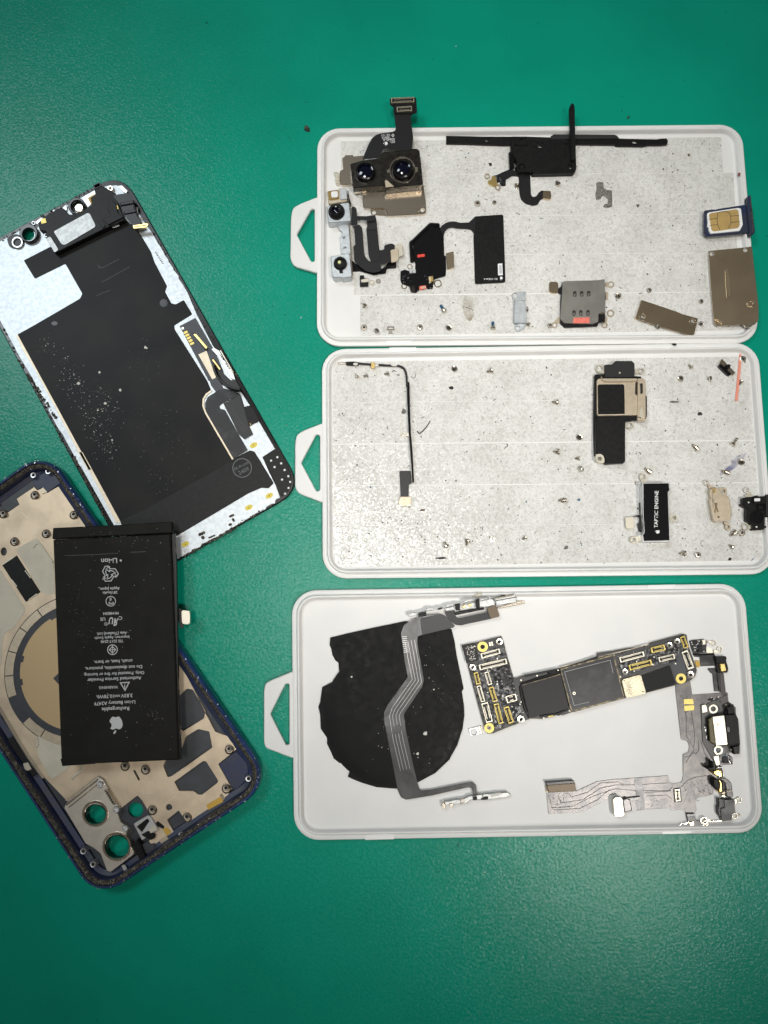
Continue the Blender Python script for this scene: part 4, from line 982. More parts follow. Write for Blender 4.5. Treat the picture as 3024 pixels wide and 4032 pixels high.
part(fc, 'ribbon_connector', m_champ, pr(Q2((1150,1182),(1265,1148),(1278,1158),(1285,1345),(1165,1386)), 3.9, 4.6, .08, r=4))
part(fc, 'flex_fin', m_black, stroke(Q2((455,210),(470,330),(500,410)), 3, TF, 4.5))

clp = thing('contact_clip', 'tiny black and brass contact clip with a washer eye under the front camera', 'contact clip', Q2.p(720, 1690), FT)
part(clp, 'clip_body', m_black, pr(Q2((650,1592),(718,1590),(724,1636),(785,1642),(790,1764),(652,1770)), FT, 2.8, .1, r=2))
part(clp, 'brass_spring', m_cream, pr(Q2((665,1664),(720,1650),(782,1642),(792,1698),(720,1708),(670,1704)), 2.8, 3.1, .1), ring(Q2, 845, 1706, 46, 26, FT, 2.1))
solo('washer', 'tiny steel washer right of the contact clip', 'washer', m_screwd, Q2.p(955,1682), ring(Q2, 955, 1682, 38, 12, FT, 2.1), z=FT)

# ------------------------------------------------------------------ antenna flex with black pad
an = thing('antenna_flex', 'glossy black folded antenna flex with red sticker, joined to a black pad', 'flex cable', Q3.p(480, 700), FT)
part(an, 'flex_body', m_blackgl, pr(Q3((240,480),(500,250),(632,270),(662,320),(690,390),(698,690),(722,690),(725,905),(718,980),(550,1030),(535,1090),(535,1160),(470,1172),(430,1150),(330,1182),(300,1220),(268,1224),(210,1210),(190,1132),(80,1090),(62,1050),(62,910),(130,890),(270,938),(280,800),(262,768)), FT, 2.2, .06, r=4))
part(an, 'fold', m_blackgl, pr(Q3((188,478),(240,440),(300,380),(482,204),(510,198),(632,206),(636,262),(520,252),(420,320),(250,490),(240,520),(268,768),(205,776)), FT, 3.2, .5, r=6), smooth=True)
part(an, 'ribbon', m_flex, pr(Q3((636,290),(665,250),(720,210),(790,190),(850,190),(930,210),(1055,205),(1150,115),(1145,385),(1090,312),(1030,296),(900,295),(820,276),(760,285),(712,330),(690,390)), 2.2, 2.35, .04))
pad = part(an, 'antenna_pad', m_black, pr(Q3((1128,145),(1150,116),(1540,90),(1556,108),(1586,1058),(1568,1075),(1162,1096),(1144,1080),(1122,385),(1130,370)), FT, 2.2, .06, r=3))
part(pad, 'white_label', m_white, pr(Q3((1475,806),(1540,800),(1548,970),(1480,975)), 2.2, 2.23))
part(pad, 'label_print', m_greyprint, pr(Q3((1492,825),(1530,822),(1534,945),(1498,948)), 2.22, 2.245))
text(pad, 'printed_text', '821-02B26-A', Q3, 1370, 1028, 181, m_white, 2.23, width=200)
fruit_logo(pad, Q3, 1524, 1016, 44, 181, m_white, 2.23)
part(an, 'red_sticker', m_red, pr(Q3((304,676),(412,660),(416,700),(310,716)), 2.2, 2.3, .02, r=2))
part(an, 'gold_connector', m_brown, pr(Q3((724,652),(826,624),(834,632),(842,856),(742,888)), 2.0, 2.9, .08, r=3))
part(an, 'metal_tab', m_silver, pr(Q3((188,880),(232,872),(236,940),(195,942)), 2.2, 2.7, .06), pr(Q3((238,895),(284,886),(285,938),(240,942)), 2.2, 2.5, .06))
part(an, 'metal_tab', m_gun, pr(Q3((192,1130),(274,1122),(276,1210),(215,1216)), 2.2, 2.6, .06))
part(an, 'copper_coil', m_pink, pr(Q3((332,1132),(432,1116),(440,1164),(338,1182)), 2.2, 2.7, .08)); part(an, 'coil_core', m_champ, pr(Q3((368,1142),(424,1130),(428,1156),(372,1168)), 2.7, 2.75))
part(an, 'spring_contact', m_gold, pr(Q3((470,990),(535,980),(542,1050),(480,1085)), 2.2, 2.9, .1))
for y in (1000, 1036, 1075): part(an, 'spring_contact', m_cream, pr(Q3.r(490, y, 26, 20, 8), 2.9, 3.2, .05))
part(an, 'screw_eye', m_nickel, ring(Q3, 605, 1090, 57, 42, FT, 2.05), pr(Q3((535,1052),(560,1060),(560,1110),(535,1100)), FT, 2.05))
part(an, 'screw_eye', m_nickel, ring(Q3, 198, 842, 38, 28, FT, 2.05)); part(an, 'screw_eye', m_nickel, ring(Q3, 118, 1128, 42, 30, FT, 2.05))
smds(an, Q3, [(75,930),(240,940),(240,1110),(90,1080)], 26, 41, 2.2); smds(an, Q3, [(410,950),(455,955),(455,1060),(415,1060)], 9, 42, 2.2); smds(an, Q3, [(450,1080),(530,1090),(520,1160),(460,1150)], 8, 43, 2.2)

# ------------------------------------------------------------------ black antenna bracket
br = thing('antenna_bracket', 'black plastic antenna bracket with long bar and one arm over the rim', 'bracket', Q4.p(1200, 650), FT)
bar = Q4((50,456),(240,460),(480,466),(800,466),(1000,466)) + C((300,318),(318,299),(640,301),(700,301),(715,308),(730,326),(960,331),(990,326),(1024,325),(1035,340),(1029,360),(992,365),(912,365),(880,372),(712,370),(700,362),(460,360)) + Q4((1000,560),(800,560),(720,562),(400,551),(300,546),(50,541))
part(br, 'bar', m_black, pr(bar, FT, 2.9, .12, holes=[Q4.c(525,508,22,14,14), C.c(826,347,17,14,10)]))
part(br, 'bar_foam', m_blackmt, pr(C((300,312),(320,299),(640,302),(700,302),(728,326),(460,330),(300,330)), 2.9, 3.4, .1))
bp = part(br, 'plate', m_black, pr(Q4((805,462),(1000,462),(1005,492),(1420,490),(1495,520),(1562,560),(1570,850),(1540,890),(1060,900),(1042,862),(890,882),(858,822),(872,760),(845,700),(805,660)), FT, 4.2, .25, r=4, holes=[Q4.c(1150,566,36,16,26), Q4.c(1455,558,26,16,18), Q4.c(1505,816,27,16)]))
part(bp, 'raised_tab', m_black, pr(Q4((850,472),(1002,472),(1002,552),(985,566),(866,566),(850,552)), 4.2, 4.8, .12, holes=[Q4.c(925,508,20,14)]))
part(bp, 'screw_boss', m_blackgl, ring(Q4, 932, 818, 44, 26, 4.2, 4.6, .1)); part(bp, 'raised_edge', m_black, pr(Q4((905,842),(1030,835),(1042,862),(1045,880),(905,876)), 4.2, 4.7, .1))
part(bp, 'corner_pad', m_black, pr(Q4((1470,770),(1500,742),(1564,740),(1566,845),(1545,862),(1480,860)), 4.2, 4.5, .1, holes=[Q4.c(1505,816,27,16)]))
part(br, 'arm', m_black, pr(Q4((1486,130),(1505,85),(1525,68),(1545,85),(1552,140),(1562,740),(1510,742),(1500,520),(1495,350)), 4.9, 6.2, .35, r=4))
part(br, 'side_wall', m_blackgl, pr(Q4((780,650),(805,640),(845,700),(852,820),(790,842)), FT, 3.4, .15))
part(br, 'spacer', m_dust, pr(Q4((850,815),(880,800),(975,880),(940,892),(885,885)), FT, 3.0, .1, r=4))
part(br, 'flex', m_flex, pr(Q4((795,845),(880,870),(1048,880),(1030,930),(1040,1150),(1062,1172),(1100,1165),(1130,1120),(1160,1095),(1188,1095),(1188,1190),(1152,1200),(1120,1258),(1070,1272),(980,1250),(922,1200),(905,1120),(895,930),(820,925),(745,968),(745,1040),(690,1040),(685,1000),(620,990),(575,1000),(582,930),(640,915),(700,885)), FT, 2.05, .04, r=5))
part(br, 'flex_connector', m_brown, pr(Q4((1180,1096),(1268,1100),(1278,1148),(1270,1196),(1180,1186)), FT, 2.8, .08, r=3))
ct = part(br, 'contact_block', m_gold, pr(Q4((538,982),(580,965),(585,925),(625,928),(642,990),(650,1030),(600,1042),(580,1020),(540,1008)), 2.0, 2.9, .1, r=3))
part(ct, 'screw_eye', m_champ, ring(Q4, 530, 926, 32, 21, 2.0, 2.3)); part(ct, 'screw_eye', m_champ, ring(Q4, 655, 1056, 32, 21, 2.0, 2.3))
smds(br, Q4, [(615,925),(710,930),(715,1020),(645,1015)], 16, 44, 2.05, .3, (14, 24), blue=.55)

# ------------------------------------------------------------------ sim tray and card
st = thing('card_tray', 'dark navy card tray reaching over the right rim of the top tray', 'card tray', C.p(1400, 840), 3.7)
part(st, 'tray_frame', m_navyin, pr(C((1262,776),(1312,769),(1330,772),(1345,766),(1500,742),(1532,738),(1546,915),(1278,936),(1260,916)), 3.7, 4.6, .15, r=4))
part(st, 'end_plate', m_navyin, pr(C((1535,682),(1553,679),(1560,740),(1580,912),(1566,926),(1547,916),(1530,745)), 3.0, 6.0, .3, r=3))
part(st, 'end_edge', m_grime, stroke(C((1548,690),(1568,915)), 4, 5.9, 6.1, .05))
sim = thing('chip_card', 'small white chip card with gold contacts lying in the navy card tray', 'chip card', C.p(1390, 840), 4.6)
part(sim, 'card', m_sim, pr(C((1278,796),(1290,788),(1470,760),(1490,764),(1502,866),(1482,904),(1300,921),(1288,900),(1290,885),(1280,880),(1282,850)), 4.6, 5.2, .06, r=3))
cp = part(sim, 'contact_plate', m_simgold, pr(C((1290,802),(1306,792),(1462,768),(1474,776),(1483,868),(1472,886),(1322,908),(1306,900)), 5.2, 5.3, .03, r=4))
for p in (((1340,828),(1345,790),(1372,783)), ((1290,832),(1340,826)), ((1294,870),(1344,865)), ((1340,828),(1344,866),(1358,898)), ((1478,808),(1425,812),(1420,795),(1398,782)), ((1480,846),(1428,852)), ((1425,812),(1428,852),(1412,890)), ((1378,784),(1380,790)), ((1372,783),(1398,782))):
    part(cp, 'contact_gap', m_dark, stroke(C(*p), 1.8, 5.28, 5.32))

# ------------------------------------------------------------------ plates at the right and bottom of the top tray
rp = thing('shield_plate', 'large bronze shield plate with a slot, leaning on the right rim of the top tray', 'shield plate', D.p(1440, 530), FT)
tilt = lambda x, y: (x - P(2800, 1000, 3)[0]) * .10
part(rp, 'plate', m_brown, pr(D((1288,303),(1310,296),(1480,287),(1548,282),(1565,450),(1588,655),(1588,742),(1570,762),(1545,765),(1375,768),(1325,760),(1320,725),(1300,480)), 2.5, 2.9, .1, r=3, zf=tilt, holes=[D.c(1310,316,15,14), D.c(1508,302,13,14)]))
part(rp, 'pressed_slot', m_brown, pr(D((1388,420),(1400,408),(1410,418),(1428,585),(1412,600),(1398,590)), 2.9, 3.25, .25, r=6, zf=tilt))
part(rp, 'pressed_ring', m_brown, pr(D.c(1543,633,22,20), 2.9, 3.3, .15, holes=[D.c(1543,633,13,20)], zf=tilt))
part(rp, 'pressed_ring', m_brown, pr(D.c(1346,748,20,18), 2.9, 3.2, .1, holes=[D.c(1346,748,11,18)], zf=tilt), stroke(D((1328,726),(1350,728),(1366,745),(1368,765)), 3, 2.9, 3.2, .1, zf=tilt))
part(rp, 'edge_clip', m_nickel, pr(D((1502,766),(1530,758),(1572,752),(1572,764),(1550,772),(1545,782),(1512,780)), 2.6, 3.6, .1, zf=tilt))
zb = thing('zinc_bracket', 'small bright zinc bracket with two screw eyes left of the card reader', 'bracket', D.p(105, 680), FT)
part(zb, 'foot', m_plate, pr(D((54,578),(62,562),(90,554),(146,551),(146,608),(76,608),(60,598)), FT, 2.2, .08, r=4, holes=[D.c(77,577,13,14)]))
part(zb, 'foot', m_plate, pr(D((74,760),(145,755),(145,768),(112,800),(90,804),(74,792)), FT, 2.2, .08, r=4, holes=[D.c(95,780,12,14)]))
part(zb, 'bridge', m_plate, pr(D((72,608),(142,605),(141,636),(148,640),(150,738),(142,752),(70,748)), FT, 3.6, .15, r=3))
cr = thing('card_reader', 'square steel card reader with six slots and a salmon tape', 'card reader', D.p(500, 620), FT)
part(cr, 'reader_base', m_black, pr(D((370,500),(636,486),(642,600),(640,740),(600,745),(594,768),(388,776),(360,748),(362,600)), FT, 2.9, .12, r=3))
top = part(cr, 'reader_lid', m_steelgrey, pr(D((374,492),(386,487),(606,480),(638,474),(642,690),(600,694),(598,742),(562,756),(382,750),(360,722)), 2.9, 3.5, .1, r=2))
for x, y in ((450,568),(493,567),(537,566),(445,688),(488,686),(533,686)):
    s = part(top, 'spring_slot', m_dark, pr(D.r(x, y, 21, 34, 0), 3.4, 3.52, 0, r=5)); part(s, 'spring_tip', m_smdl, pr(D.r(x, y+5, 12, 14, 0), 3.5, 3.8, .1))
part(top, 'salmon_tape', m_pink, pr(D((443,717),(543,714),(542,750),(440,752)), 3.5, 3.6, .02))
part(cr, 'latch', m_black, pr(D((600,690),(638,688),(640,740),(602,745)), 2.9, 4.0, .1)); part(cr, 'latch_pin', m_nickel, pr(D((612,682),(636,680),(636,692),(614,694)), 4.0, 4.4, .08))
part(cr, 'reader_connector', m_brown, pr(D((290,498),(300,491),(336,491),(346,500),(348,550),(338,562),(302,560),(290,550)), FT, 2.6, .08, r=3)); part(cr, 'reader_flex', m_flex, pr(D((340,540),(365,520),(368,575),(345,562)), FT, 2.0))
for x, y, R in ((677,508,21),(675,688,23),(325,763,18),(638,762,19)):
    part(cr, 'screw_eye', m_champ, ring(D, x, y, R, R*.65, FT, 2.0))
part(cr, 'eye_arm', m_champ, pr(D((642,498),(662,494),(662,524),(642,520)), FT, 2.02), pr(D((645,555),(660,555),(658,600),(645,600)), FT, 2.6), pr(D((318,745),(352,705),(356,745),(340,755)), FT, 2.02), pr(D((642,700),(655,720),(650,750),(630,745)), FT, 2.02))
bp2 = thing('cover_plate', 'slanted bronze cover plate with two ringed holes near the bottom rim', 'cover plate', D.p(1030, 720), FT)
part(bp2, 'plate', m_brown, pr(D((870,605),(1000,648),(1108,686),(1120,692),(1222,720),(1198,822),(1182,831),(1000,778),(832,722),(838,700)), 2.6, 3.0, .08, r=3, holes=[D.c(877,709,12,14), D.c(1190,736,11,14)]))
part(bp2, 'hole_rim', m_nickel, ring(D, 877, 709, 23, 16, 3.0, 3.2)); part(bp2, 'hole_rim', m_nickel, ring(D, 1190, 736, 22, 15, 3.0, 3.2))
part(bp2, 'folded_lip', m_brown, pr(D((868,606),(876,610),(840,722),(830,720)), FT, 3.1, .05))
# ------------------------------------------------------------------ antenna strip
stp = thing('antenna_strip', 'long thin black antenna strip bent at a right angle, gold end at the bottom', 'flex cable', E.p(815, 500), FT)
part(stp, 'strip', m_flex, stroke(smooth_path(E((388,174),(440,172),(560,181),(680,188),(740,190),(778,208),(795,250),(800,330)), 5), 8, FT+.4, 2.6, .1), smooth=True)
part(stp, 'stiffener', m_blackgl, stroke(E((810,300),(814,480),(820,640),(832,780),(842,980)), 7, FT, 4.2, .3))
part(stp, 'stiffener', m_silverflex, stroke(E((800,330),(806,500),(812,640),(824,780),(833,900)), 2.5, FT, 3.0, .1))
part(stp, 'head', m_black, pr(E((384,164),(440,160),(470,167),(470,186),(440,186),(386,184)), FT, 3.0, .1, r=2))
part(stp, 'wire_eye', m_nickel, stroke(E((383,166),(335,166),(331,173),(337,180),(383,180)), 2, FT, 2.0, closed=True))
for x, y, w in ((449,178,34),(712,184,44)): part(stp, 'clear_pad', m_dust, pr(E.c(x, y, w/2, 14, 9), 2.6, 3.1, .1))
part(stp, 'brass_clip', m_gold, pr(E((555,172),(568,164),(580,168),(582,196),(572,208),(556,206)), 2.4, 3.4, .1)); part(stp, 'clear_pad', m_dust, pr(E.c(593,186,14,12,7), 2.6, 3.0))
part(stp, 'screw_eye', m_cream, ring(E, 776, 661, 21, 15, FT, 2.1)); part(stp, 'eye_arm', m_cream, pr(E((796,652),(818,648),(820,668),(796,668)), FT, 2.6, .05))
part(stp, 'tail', m_flex, pr(F((748,184),(756,180),(825,180),(831,264),(813,274),(810,356),(756,357),(752,270)), 2.0, 2.3, .05, r=2))
part(stp, 'gold_end', m_champ, pr(F((752,360),(760,356),(822,356),(828,364),(829,396),(822,418),(748,418),(742,396)), 2.1, 2.9, .08, r=2), label='champagne gold connector end')
part(stp, 'end_notch', m_cream, pr(F((748,412),(766,412),(766,419),(748,419)), 2.9, 3.0), pr(F((800,412),(822,410),(822,418),(800,419)), 2.9, 3.0))

# ------------------------------------------------------------------ loudspeaker
ls = thing('loudspeaker_module', 'black and gold loudspeaker module with four screw eyes', 'loudspeaker', G.p(610, 520), FT)
part(ls, 'base', m_black, pr(G((480,252),(500,246),(548,252),(795,262),(800,276),(828,390),(836,400),(836,530),(828,556),(770,562),(690,566),(682,850),(552,862),(546,800),(480,800),(474,545)), FT, 3.4, .15, r=3))
part(ls, 'lower_chamber', m_black, pr(G((488,552),(500,540),(678,538),(688,548),(688,842),(676,855),(552,857),(548,800),(488,800)), 3.4, 4.8, .2, r=4))
uc = part(ls, 'upper_chamber', m_blackmt, pr(G((550,182),(603,180),(612,165),(626,157),(735,156),(752,176),(752,268),(550,268)), FT, 4.3, .2, r=3))
part(uc, 'pin_hole', m_cream, lathe(G.p(650, 238), [(0, 4.34), (.35, 4.34), (.4, 4.3)], 10))
gp = part(ls, 'gold_plate', m_champ, pr(G((494,292),(504,279),(526,276),(770,276),(776,300),(758,305),(756,385),(772,390),(772,527),(505,531),(495,520)), 3.4, 4.2, .1, r=3))
part(gp, 'rolled_edge', m_champ, stroke(G((526,262),(534,290),(560,300),(760,298),(772,290)), 5, 4.1, 4.7, .2))
part(gp, 'black_square', m_black, pr(G((500,326),(510,317),(672,316),(682,326),(685,518),(503,521)), 4.2, 4.35, .04, r=2))
gs = part(ls, 'gold_strap', m_champ, pr(G((772,277),(808,275),(822,285),(827,302),(827,560),(818,567),(770,566)), 3.4, 4.8, .12, r=4))
part(gs, 'strap_slot', m_dark, pr(G((786,312),(806,308),(808,375),(800,382),(790,380),(790,340)), 4.75, 4.83, 0, r=3)); part(gs, 'strap_slot', m_cream, pr(G((790,480),(798,468),(806,480),(814,545),(784,545)), 4.75, 4.95, .05))
part(gs, 'strap_step', m_nickel, stroke(G((775,540),(792,540),(795,548),(826,548)), 3, 4.8, 5.0, .1))
for x, y, R in ((518,211,29),(800,225,22),(722,597,25),(515,823,20)):
    part(ls, 'screw_eye', m_cream, ring(G, x, y, R, R*.65, 2.6, 3.1 if y < 800 else 4.9))
part(ls, 'eye_arm', m_cream, pr(G((492,205),(500,236),(548,246),(548,196),(540,200),(536,232),(510,238)), 2.6, 3.05), pr(G((752,212),(780,212),(780,242),(752,246)), 2.4, 3.0, .05), pr(G((688,582),(704,580),(704,612),(688,614)), 2.4, 3.0, .05), pr(G((490,792),(522,790),(540,803),(547,825),(546,848),(505,850),(492,835)), 3.4, 4.85, .05, holes=[G.c(515,823,16,16)]))

# ------------------------------------------------------------------ vibration motor
vm = thing('vibration_motor', 'black topped vibration motor lettered in white, silver edge and three screw eyes', 'vibration motor', H.p(898, 470), FT)
part(vm, 'case', m_silver, pr(H((800,264),(806,259),(990,259),(994,266),(994,318),(982,326),(996,655),(992,664),(812,666),(802,660),(799,612),(815,600),(806,470)), FT, 5.2, .15, r=2))
tl = part(vm, 'top_label', m_blackgl, pr(H((812,266),(984,265),(988,314),(977,322),(989,653),(815,657),(807,616),(821,602),(812,470)), 5.2, 5.3, .04, r=2))
text(tl, 'printed_text', 'TAPTIC ENGINE', H, 899, 442, 89, m_white, 5.32, width=252, height=25, bold=.012)
fruit_logo(tl, H, 907, 594, 26, 89, m_white, 5.32)
for x, y, R in ((810,221,25),(1022,499,23),(745,650,24)): part(vm, 'screw_eye', m_cream, ring(H, x, y, R, R*.6, 2.4, 3.0))
part(vm, 'eye_arm', m_cream, pr(H((795,238),(832,236),(834,262),(800,264)), 2.3, 2.9), pr(H((990,474),(1020,476),(1022,520),(994,522)), 2.3, 2.9, 0, holes=[H.c(1012,499,10,10)]), pr(H((757,630),(795,615),(800,655),(770,662)), 2.3, 2.9))
part(vm, 'motor_flex', m_flex, pr(H((738,490),(778,480),(788,490),(786,530),(772,540),(784,588),(806,600),(808,470),(800,395),(785,395),(790,480)), FT, 2.8, .1))
part(vm, 'motor_connector', m_cream, pr(H((688,497),(738,490),(746,496),(750,564),(742,573),(702,576),(692,564)), 2.3, 3.0, .08, r=3), label='pale gold flex connector')

# ------------------------------------------------------------------ gold bracket
gb = thing('gold_bracket', 'small champagne gold bracket with two eyes right of the vibration motor', 'bracket', Q8.p(700, 700), FT)
part(gb, 'plate', m_champ, pr(Q8((476,402),(545,362),(680,360),(698,440),(745,505),(830,522),(872,545),(890,700),(932,870),(906,920),(908,1020),(580,1046),(560,1020),(482,592),(506,562)), FT, 3.8, .15, r=3))
part(gb, 'corner_step', m_champ, pr(Q8((684,360),(800,352),(826,372),(834,522),(760,512),(708,455)), FT, 2.8, .12, r=4, holes=[Q8.c(765,430,34,16)])); part(gb, 'step_rim', m_cream, stroke(Q8((682,362),(700,440),(750,505),(860,535)), 4, 3.6, 4.0, .1))
part(gb, 'bright_edge', m_cream, stroke(Q8((482,400),(504,545)), 3.5, 3.6, 3.95, .1)); part(gb, 'bright_edge', m_cream, stroke(Q8((486,595),(566,1025),(590,1044),(905,1020)), 3.5, 3.6, 3.95, .1)); part(gb, 'bright_edge', m_cream, stroke(Q8((874,560),(928,870)), 3.5, 3.6, 3.95, .1))
part(gb, 'spring_tongue', m_brown, pr(Q8((572,640),(640,650),(632,740),(668,840),(640,850),(610,770),(600,870),(568,870),(590,740)), 3.8, 4.1, .05)); part(gb, 'spring_hole', m_dark, pr(Q8((545,400),(552,400),(548,600),(560,760),(552,760),(540,600)), 3.79, 3.83))
part(gb, 'brass_slip', m_gold, pr(Q8((558,365),(602,372),(592,466),(554,466)), 3.8, 4.1, .05)); part(gb, 'tongue_tip', m_cream, pr(Q8((568,625),(632,628),(628,660),(570,660)), 3.8, 4.3, .05)); part(gb, 'pin_hole', m_dark, pr(Q8.r(661,952,42,34,0), 3.75, 3.83, 0, r=3))
part(gb, 'screw_eye', m_cream, ring(Q8, 416, 260, 54, 40, 2.2, 2.7)); part(gb, 'screw_eye', m_champ, ring(Q8, 855, 1155, 62, 30, 2.2, 2.7))
part(gb, 'eye_arm', m_champ, pr(Q8((450,300),(480,270),(510,330),(565,330),(568,365),(480,400)), 2.2, 2.8), pr(Q8((770,1050),(858,1050),(870,1110),(800,1120)), 2.2, 2.8))

# ------------------------------------------------------------------ black camera frame at the right edge
bf2 = thing('black_camera_frame', 'black plastic camera frame with round socket, cut by the right picture edge', 'bracket', Q8.p(1450, 850), FT)
part(bf2, 'frame_body', m_black, pr(Q8((1156,560),(1350,546),(1402,540),(1404,514),(1460,518),(1464,534),(1600,530),(1614,500),(1720,490),(1740,950),(1600,952),(1592,1190),(1560,1206),(1360,1216),(1340,1100),(1310,1062),(1230,1032),(1224,880),(1240,762),(1172,742),(1122,705),(1130,668),(1160,672)), FT, 4.2, .2, r=3))
part(bf2, 'socket_ring', m_black, pr(Q8.c(1447,955,140,32), 4.2, 4.7, .2, holes=[Q8.c(1447,955,112,32)])); part(bf2, 'socket_floor', m_blackgl, pr(Q8.c(1447,955,111,28), 4.2, 4.25), pr(Q8((1415,860),(1440,862),(1425,905),(1440,930),(1420,935),(1400,900)), 4.25, 4.5))
part(bf2, 'window_block', m_black, pr(Q8((1360,560),(1610,545),(1615,680),(1365,690)), 4.2, 4.9, .12)); part(bf2, 'white_window', m_white, pr(Q8((1384,576),(1500,570),(1502,630),(1386,636)), 4.9, 5.0, .03, r=2))
part(bf2, 'square_well', m_blackgl, pr(Q8((1440,700),(1600,690),(1605,820),(1450,825)), 4.2, 4.8, .1, holes=[Q8((1470,725),(1580,718),(1582,800),(1475,805))]))
for x, y in ((1272,655),(1430,1150)): part(bf2, 'pin', m_dust, lathe(Q8.p(x, y), [(0, 4.4), (.32, 4.35), (.36, 4.2)], 12))
part(bf2, 'screw_eye', m_dust, ring(Q8, 1228, 405, 62, 46, 2.2, 2.6)); part(bf2, 'eye_arm', m_cream, pr(Q8((1214,505),(1325,500),(1332,546),(1214,550)), 2.2, 3.2, .1), pr(Q8((1250,440),(1320,440),(1322,500),(1240,500)), 2.2, 2.5))
part(bf2, 'screw_eye', m_cream, ring(Q8, 1210, 1150, 74, 52, 2.2, 2.7)); part(bf2, 'eye_arm', m_cream, pr(Q8((1275,1118),(1335,1112),(1340,1190),(1275,1180)), 2.2, 2.75))
part(bf2, 'metal_leaf', m_nickel, pr(Q8((1592,965),(1720,952),(1720,1150),(1600,1140)), 2.2, 2.6)); part(bf2, 'pin_arm', m_black, pr(Q8((1560,1130),(1720,1125),(1720,1165),(1562,1170)), 2.7, 3.6, .1)); part(bf2, 'foam_edge', m_blackmt, pr(Q8((1618,510),(1720,500),(1720,930),(1615,935)), 4.2, 4.7, .1))

# ------------------------------------------------------------------ small slide switch
sw = thing('slide_switch', 'tiny slanted slide switch with black nub beside the coral strip', 'switch', G.p(1385, 200), FT)
part(sw, 'switch_base', m_blackgl, pr(G((1327,182),(1338,176),(1412,248),(1398,257),(1385,250),(1328,196)), FT, 3.2, .1))
part(sw, 'metal_face', m_nickel, pr(G((1346,141),(1438,236),(1420,258),(1330,170)), FT, 3.0, .1)); part(sw, 'nub', m_black, pr(G((1372,186),(1395,176),(1408,186),(1404,198),(1392,212),(1378,206)), 3.0, 4.6, .2, r=2))
# ------------------------------------------------------------------ charging coil with button flex
co = thing('charging_coil', 'round black charging coil with grey flex and two button brackets', 'charging coil', I.p(900, 950), TF)
coil = I((485,398),(600,370),(780,330),(1000,285),(1310,340),(1330,420),(1345,520),(1375,660),(1393,745),(1380,765),(1395,860),(1398,930),(1385,1020),(1350,1130),(1295,1230),(1200,1320),(1085,1382),(1000,1405),(930,1427),(800,1417),(700,1387),(650,1368),(603,1347),(618,1305),(600,1280),(580,1262),(565,1248),(548,1254),(508,1222),(490,1180),(462,1122),(463,1082),(440,1050),(420,1020),(415,920),(403,870),(415,840),(430,735),(520,690),(545,640),(540,570),(520,555),(500,520),(492,480),(480,450))
m_coil = mat('black_coil_tape', (.008, .008, .0085), .45, spec=.1, bump=.15, bscale=60, rvar=.08, bdist=.0015, detail=6)
part(co, 'coil_tape', m_coil, pr(coil, TF, 2.3, .15))
part(co, 'coil_bulge', m_coil, lathe(I.p(905, 930), [(0, 2.60), (9, 2.60), (11, 2.66), (14, 2.66), (16, 2.60), (20.5, 2.58), (22.5, 2.50), (24.3, 2.36), (25.4, 2.28)], 72), smooth=True)
part(co, 'tape_patch', m_coil, pr(I((492,470),(800,392),(832,572),(700,600),(655,602),(545,618),(542,570),(525,552)), 2.3, 2.42, .04, r=4))
part(co, 'tape_patch', m_coil, pr(I((798,352),(905,335),(958,392),(972,560),(890,572),(858,470),(830,560)), 2.3, 2.45, .04, r=4)); part(co, 'tape_patch', m_coil, pr(I((1085,400),(1312,350),(1340,500),(1120,530)), 2.3, 2.42, .04, r=4))
for x, y, R in ((1132,1050,16),(1080,1188,11),(630,665,8),(1190,752,6)): part(co, 'pale_flake', m_dust, pr(I(*[(x+R*(.7+.5*((k*37) % 7)/7)*math.cos(k*.9), y+R*(.7+.5*((k*53) % 5)/5)*math.sin(k*.9)) for k in range(7)]), 2.6, 2.75, .05))
chips(co, 'dust_specks', [(I.p(600,700), I.p(1200,1300)), (I.p(1200,700), I.p(700,1300)), (I.p(1100,450), I.p(1300,800))], 60, 51, 2.64, m_dust, .6, 1.8, 40)
part(co, 'coil_lead', m_redstrip, pr(I((515,695),(535,650),(548,640),(545,665),(528,690)), TF, 2.2))
rib = I((1085,262),(1092,246),(1235,236),(1268,248),(1335,320),(1318,332),(1110,380),(1080,388),(1076,430),(1100,560),(1122,690),(1110,735),(992,908),(986,930),(1002,1040),(1060,1312),(1085,1412),(1096,1440),(1180,1432),(1410,1387),(1452,1381),(1478,1400),(1486,1492),(1456,1502),(1450,1424),(1425,1417),(1180,1472),(1000,1502),(965,1486),(942,1432),(900,1212),(850,962),(848,912),(872,860),(1012,668),(990,560),(965,372),(985,312),(1040,276))
rb3 = part(co, 'grey_flex', m_silverflex, pr(rib, 2.72, 2.90, .05, r=5))
def para(path, offs, w, z0, z1, nm, m_, par):
    for d in offs:
        pts = []
        for i, p in enumerate(path):
            a = Vector(path[max(0, i-1)]); c = Vector(path[min(len(path)-1, i+1)]); t = (c-a).normalized()
            pts.append((p[0]-t.y*d, p[1]+t.x*d))
        part(par, nm, m_, stroke(pts, w, z0, z1, .03))
cen = I((1015,300),(1020,420),(1045,560),(1070,690),(930,890),(915,930),(940,1090),(990,1300),(1020,1440))
para(cen[1:8], (-22, -9, 4, 16), 2.2, 2.90, 2.99, 'trace', m_tracelight, rb3)
part(rb3, 'trace_pad', m_silverflex, pr(I((905,1010),(945,995),(968,1000),(970,1045),(920,1058),(905,1050)), 2.90, 3.04, .05, r=3)); part(rb3, 'trace_pad', m_silverflex, pr(J.c(1000,540,26,12,34), 2.90, 3.02, .05))
for k in range(9): part(rb3, 'ridge', m_tracelight, pr(I.r(990+k*1.6, 392+k*13, 34, 5, 6), 2.90, 2.97, .03))
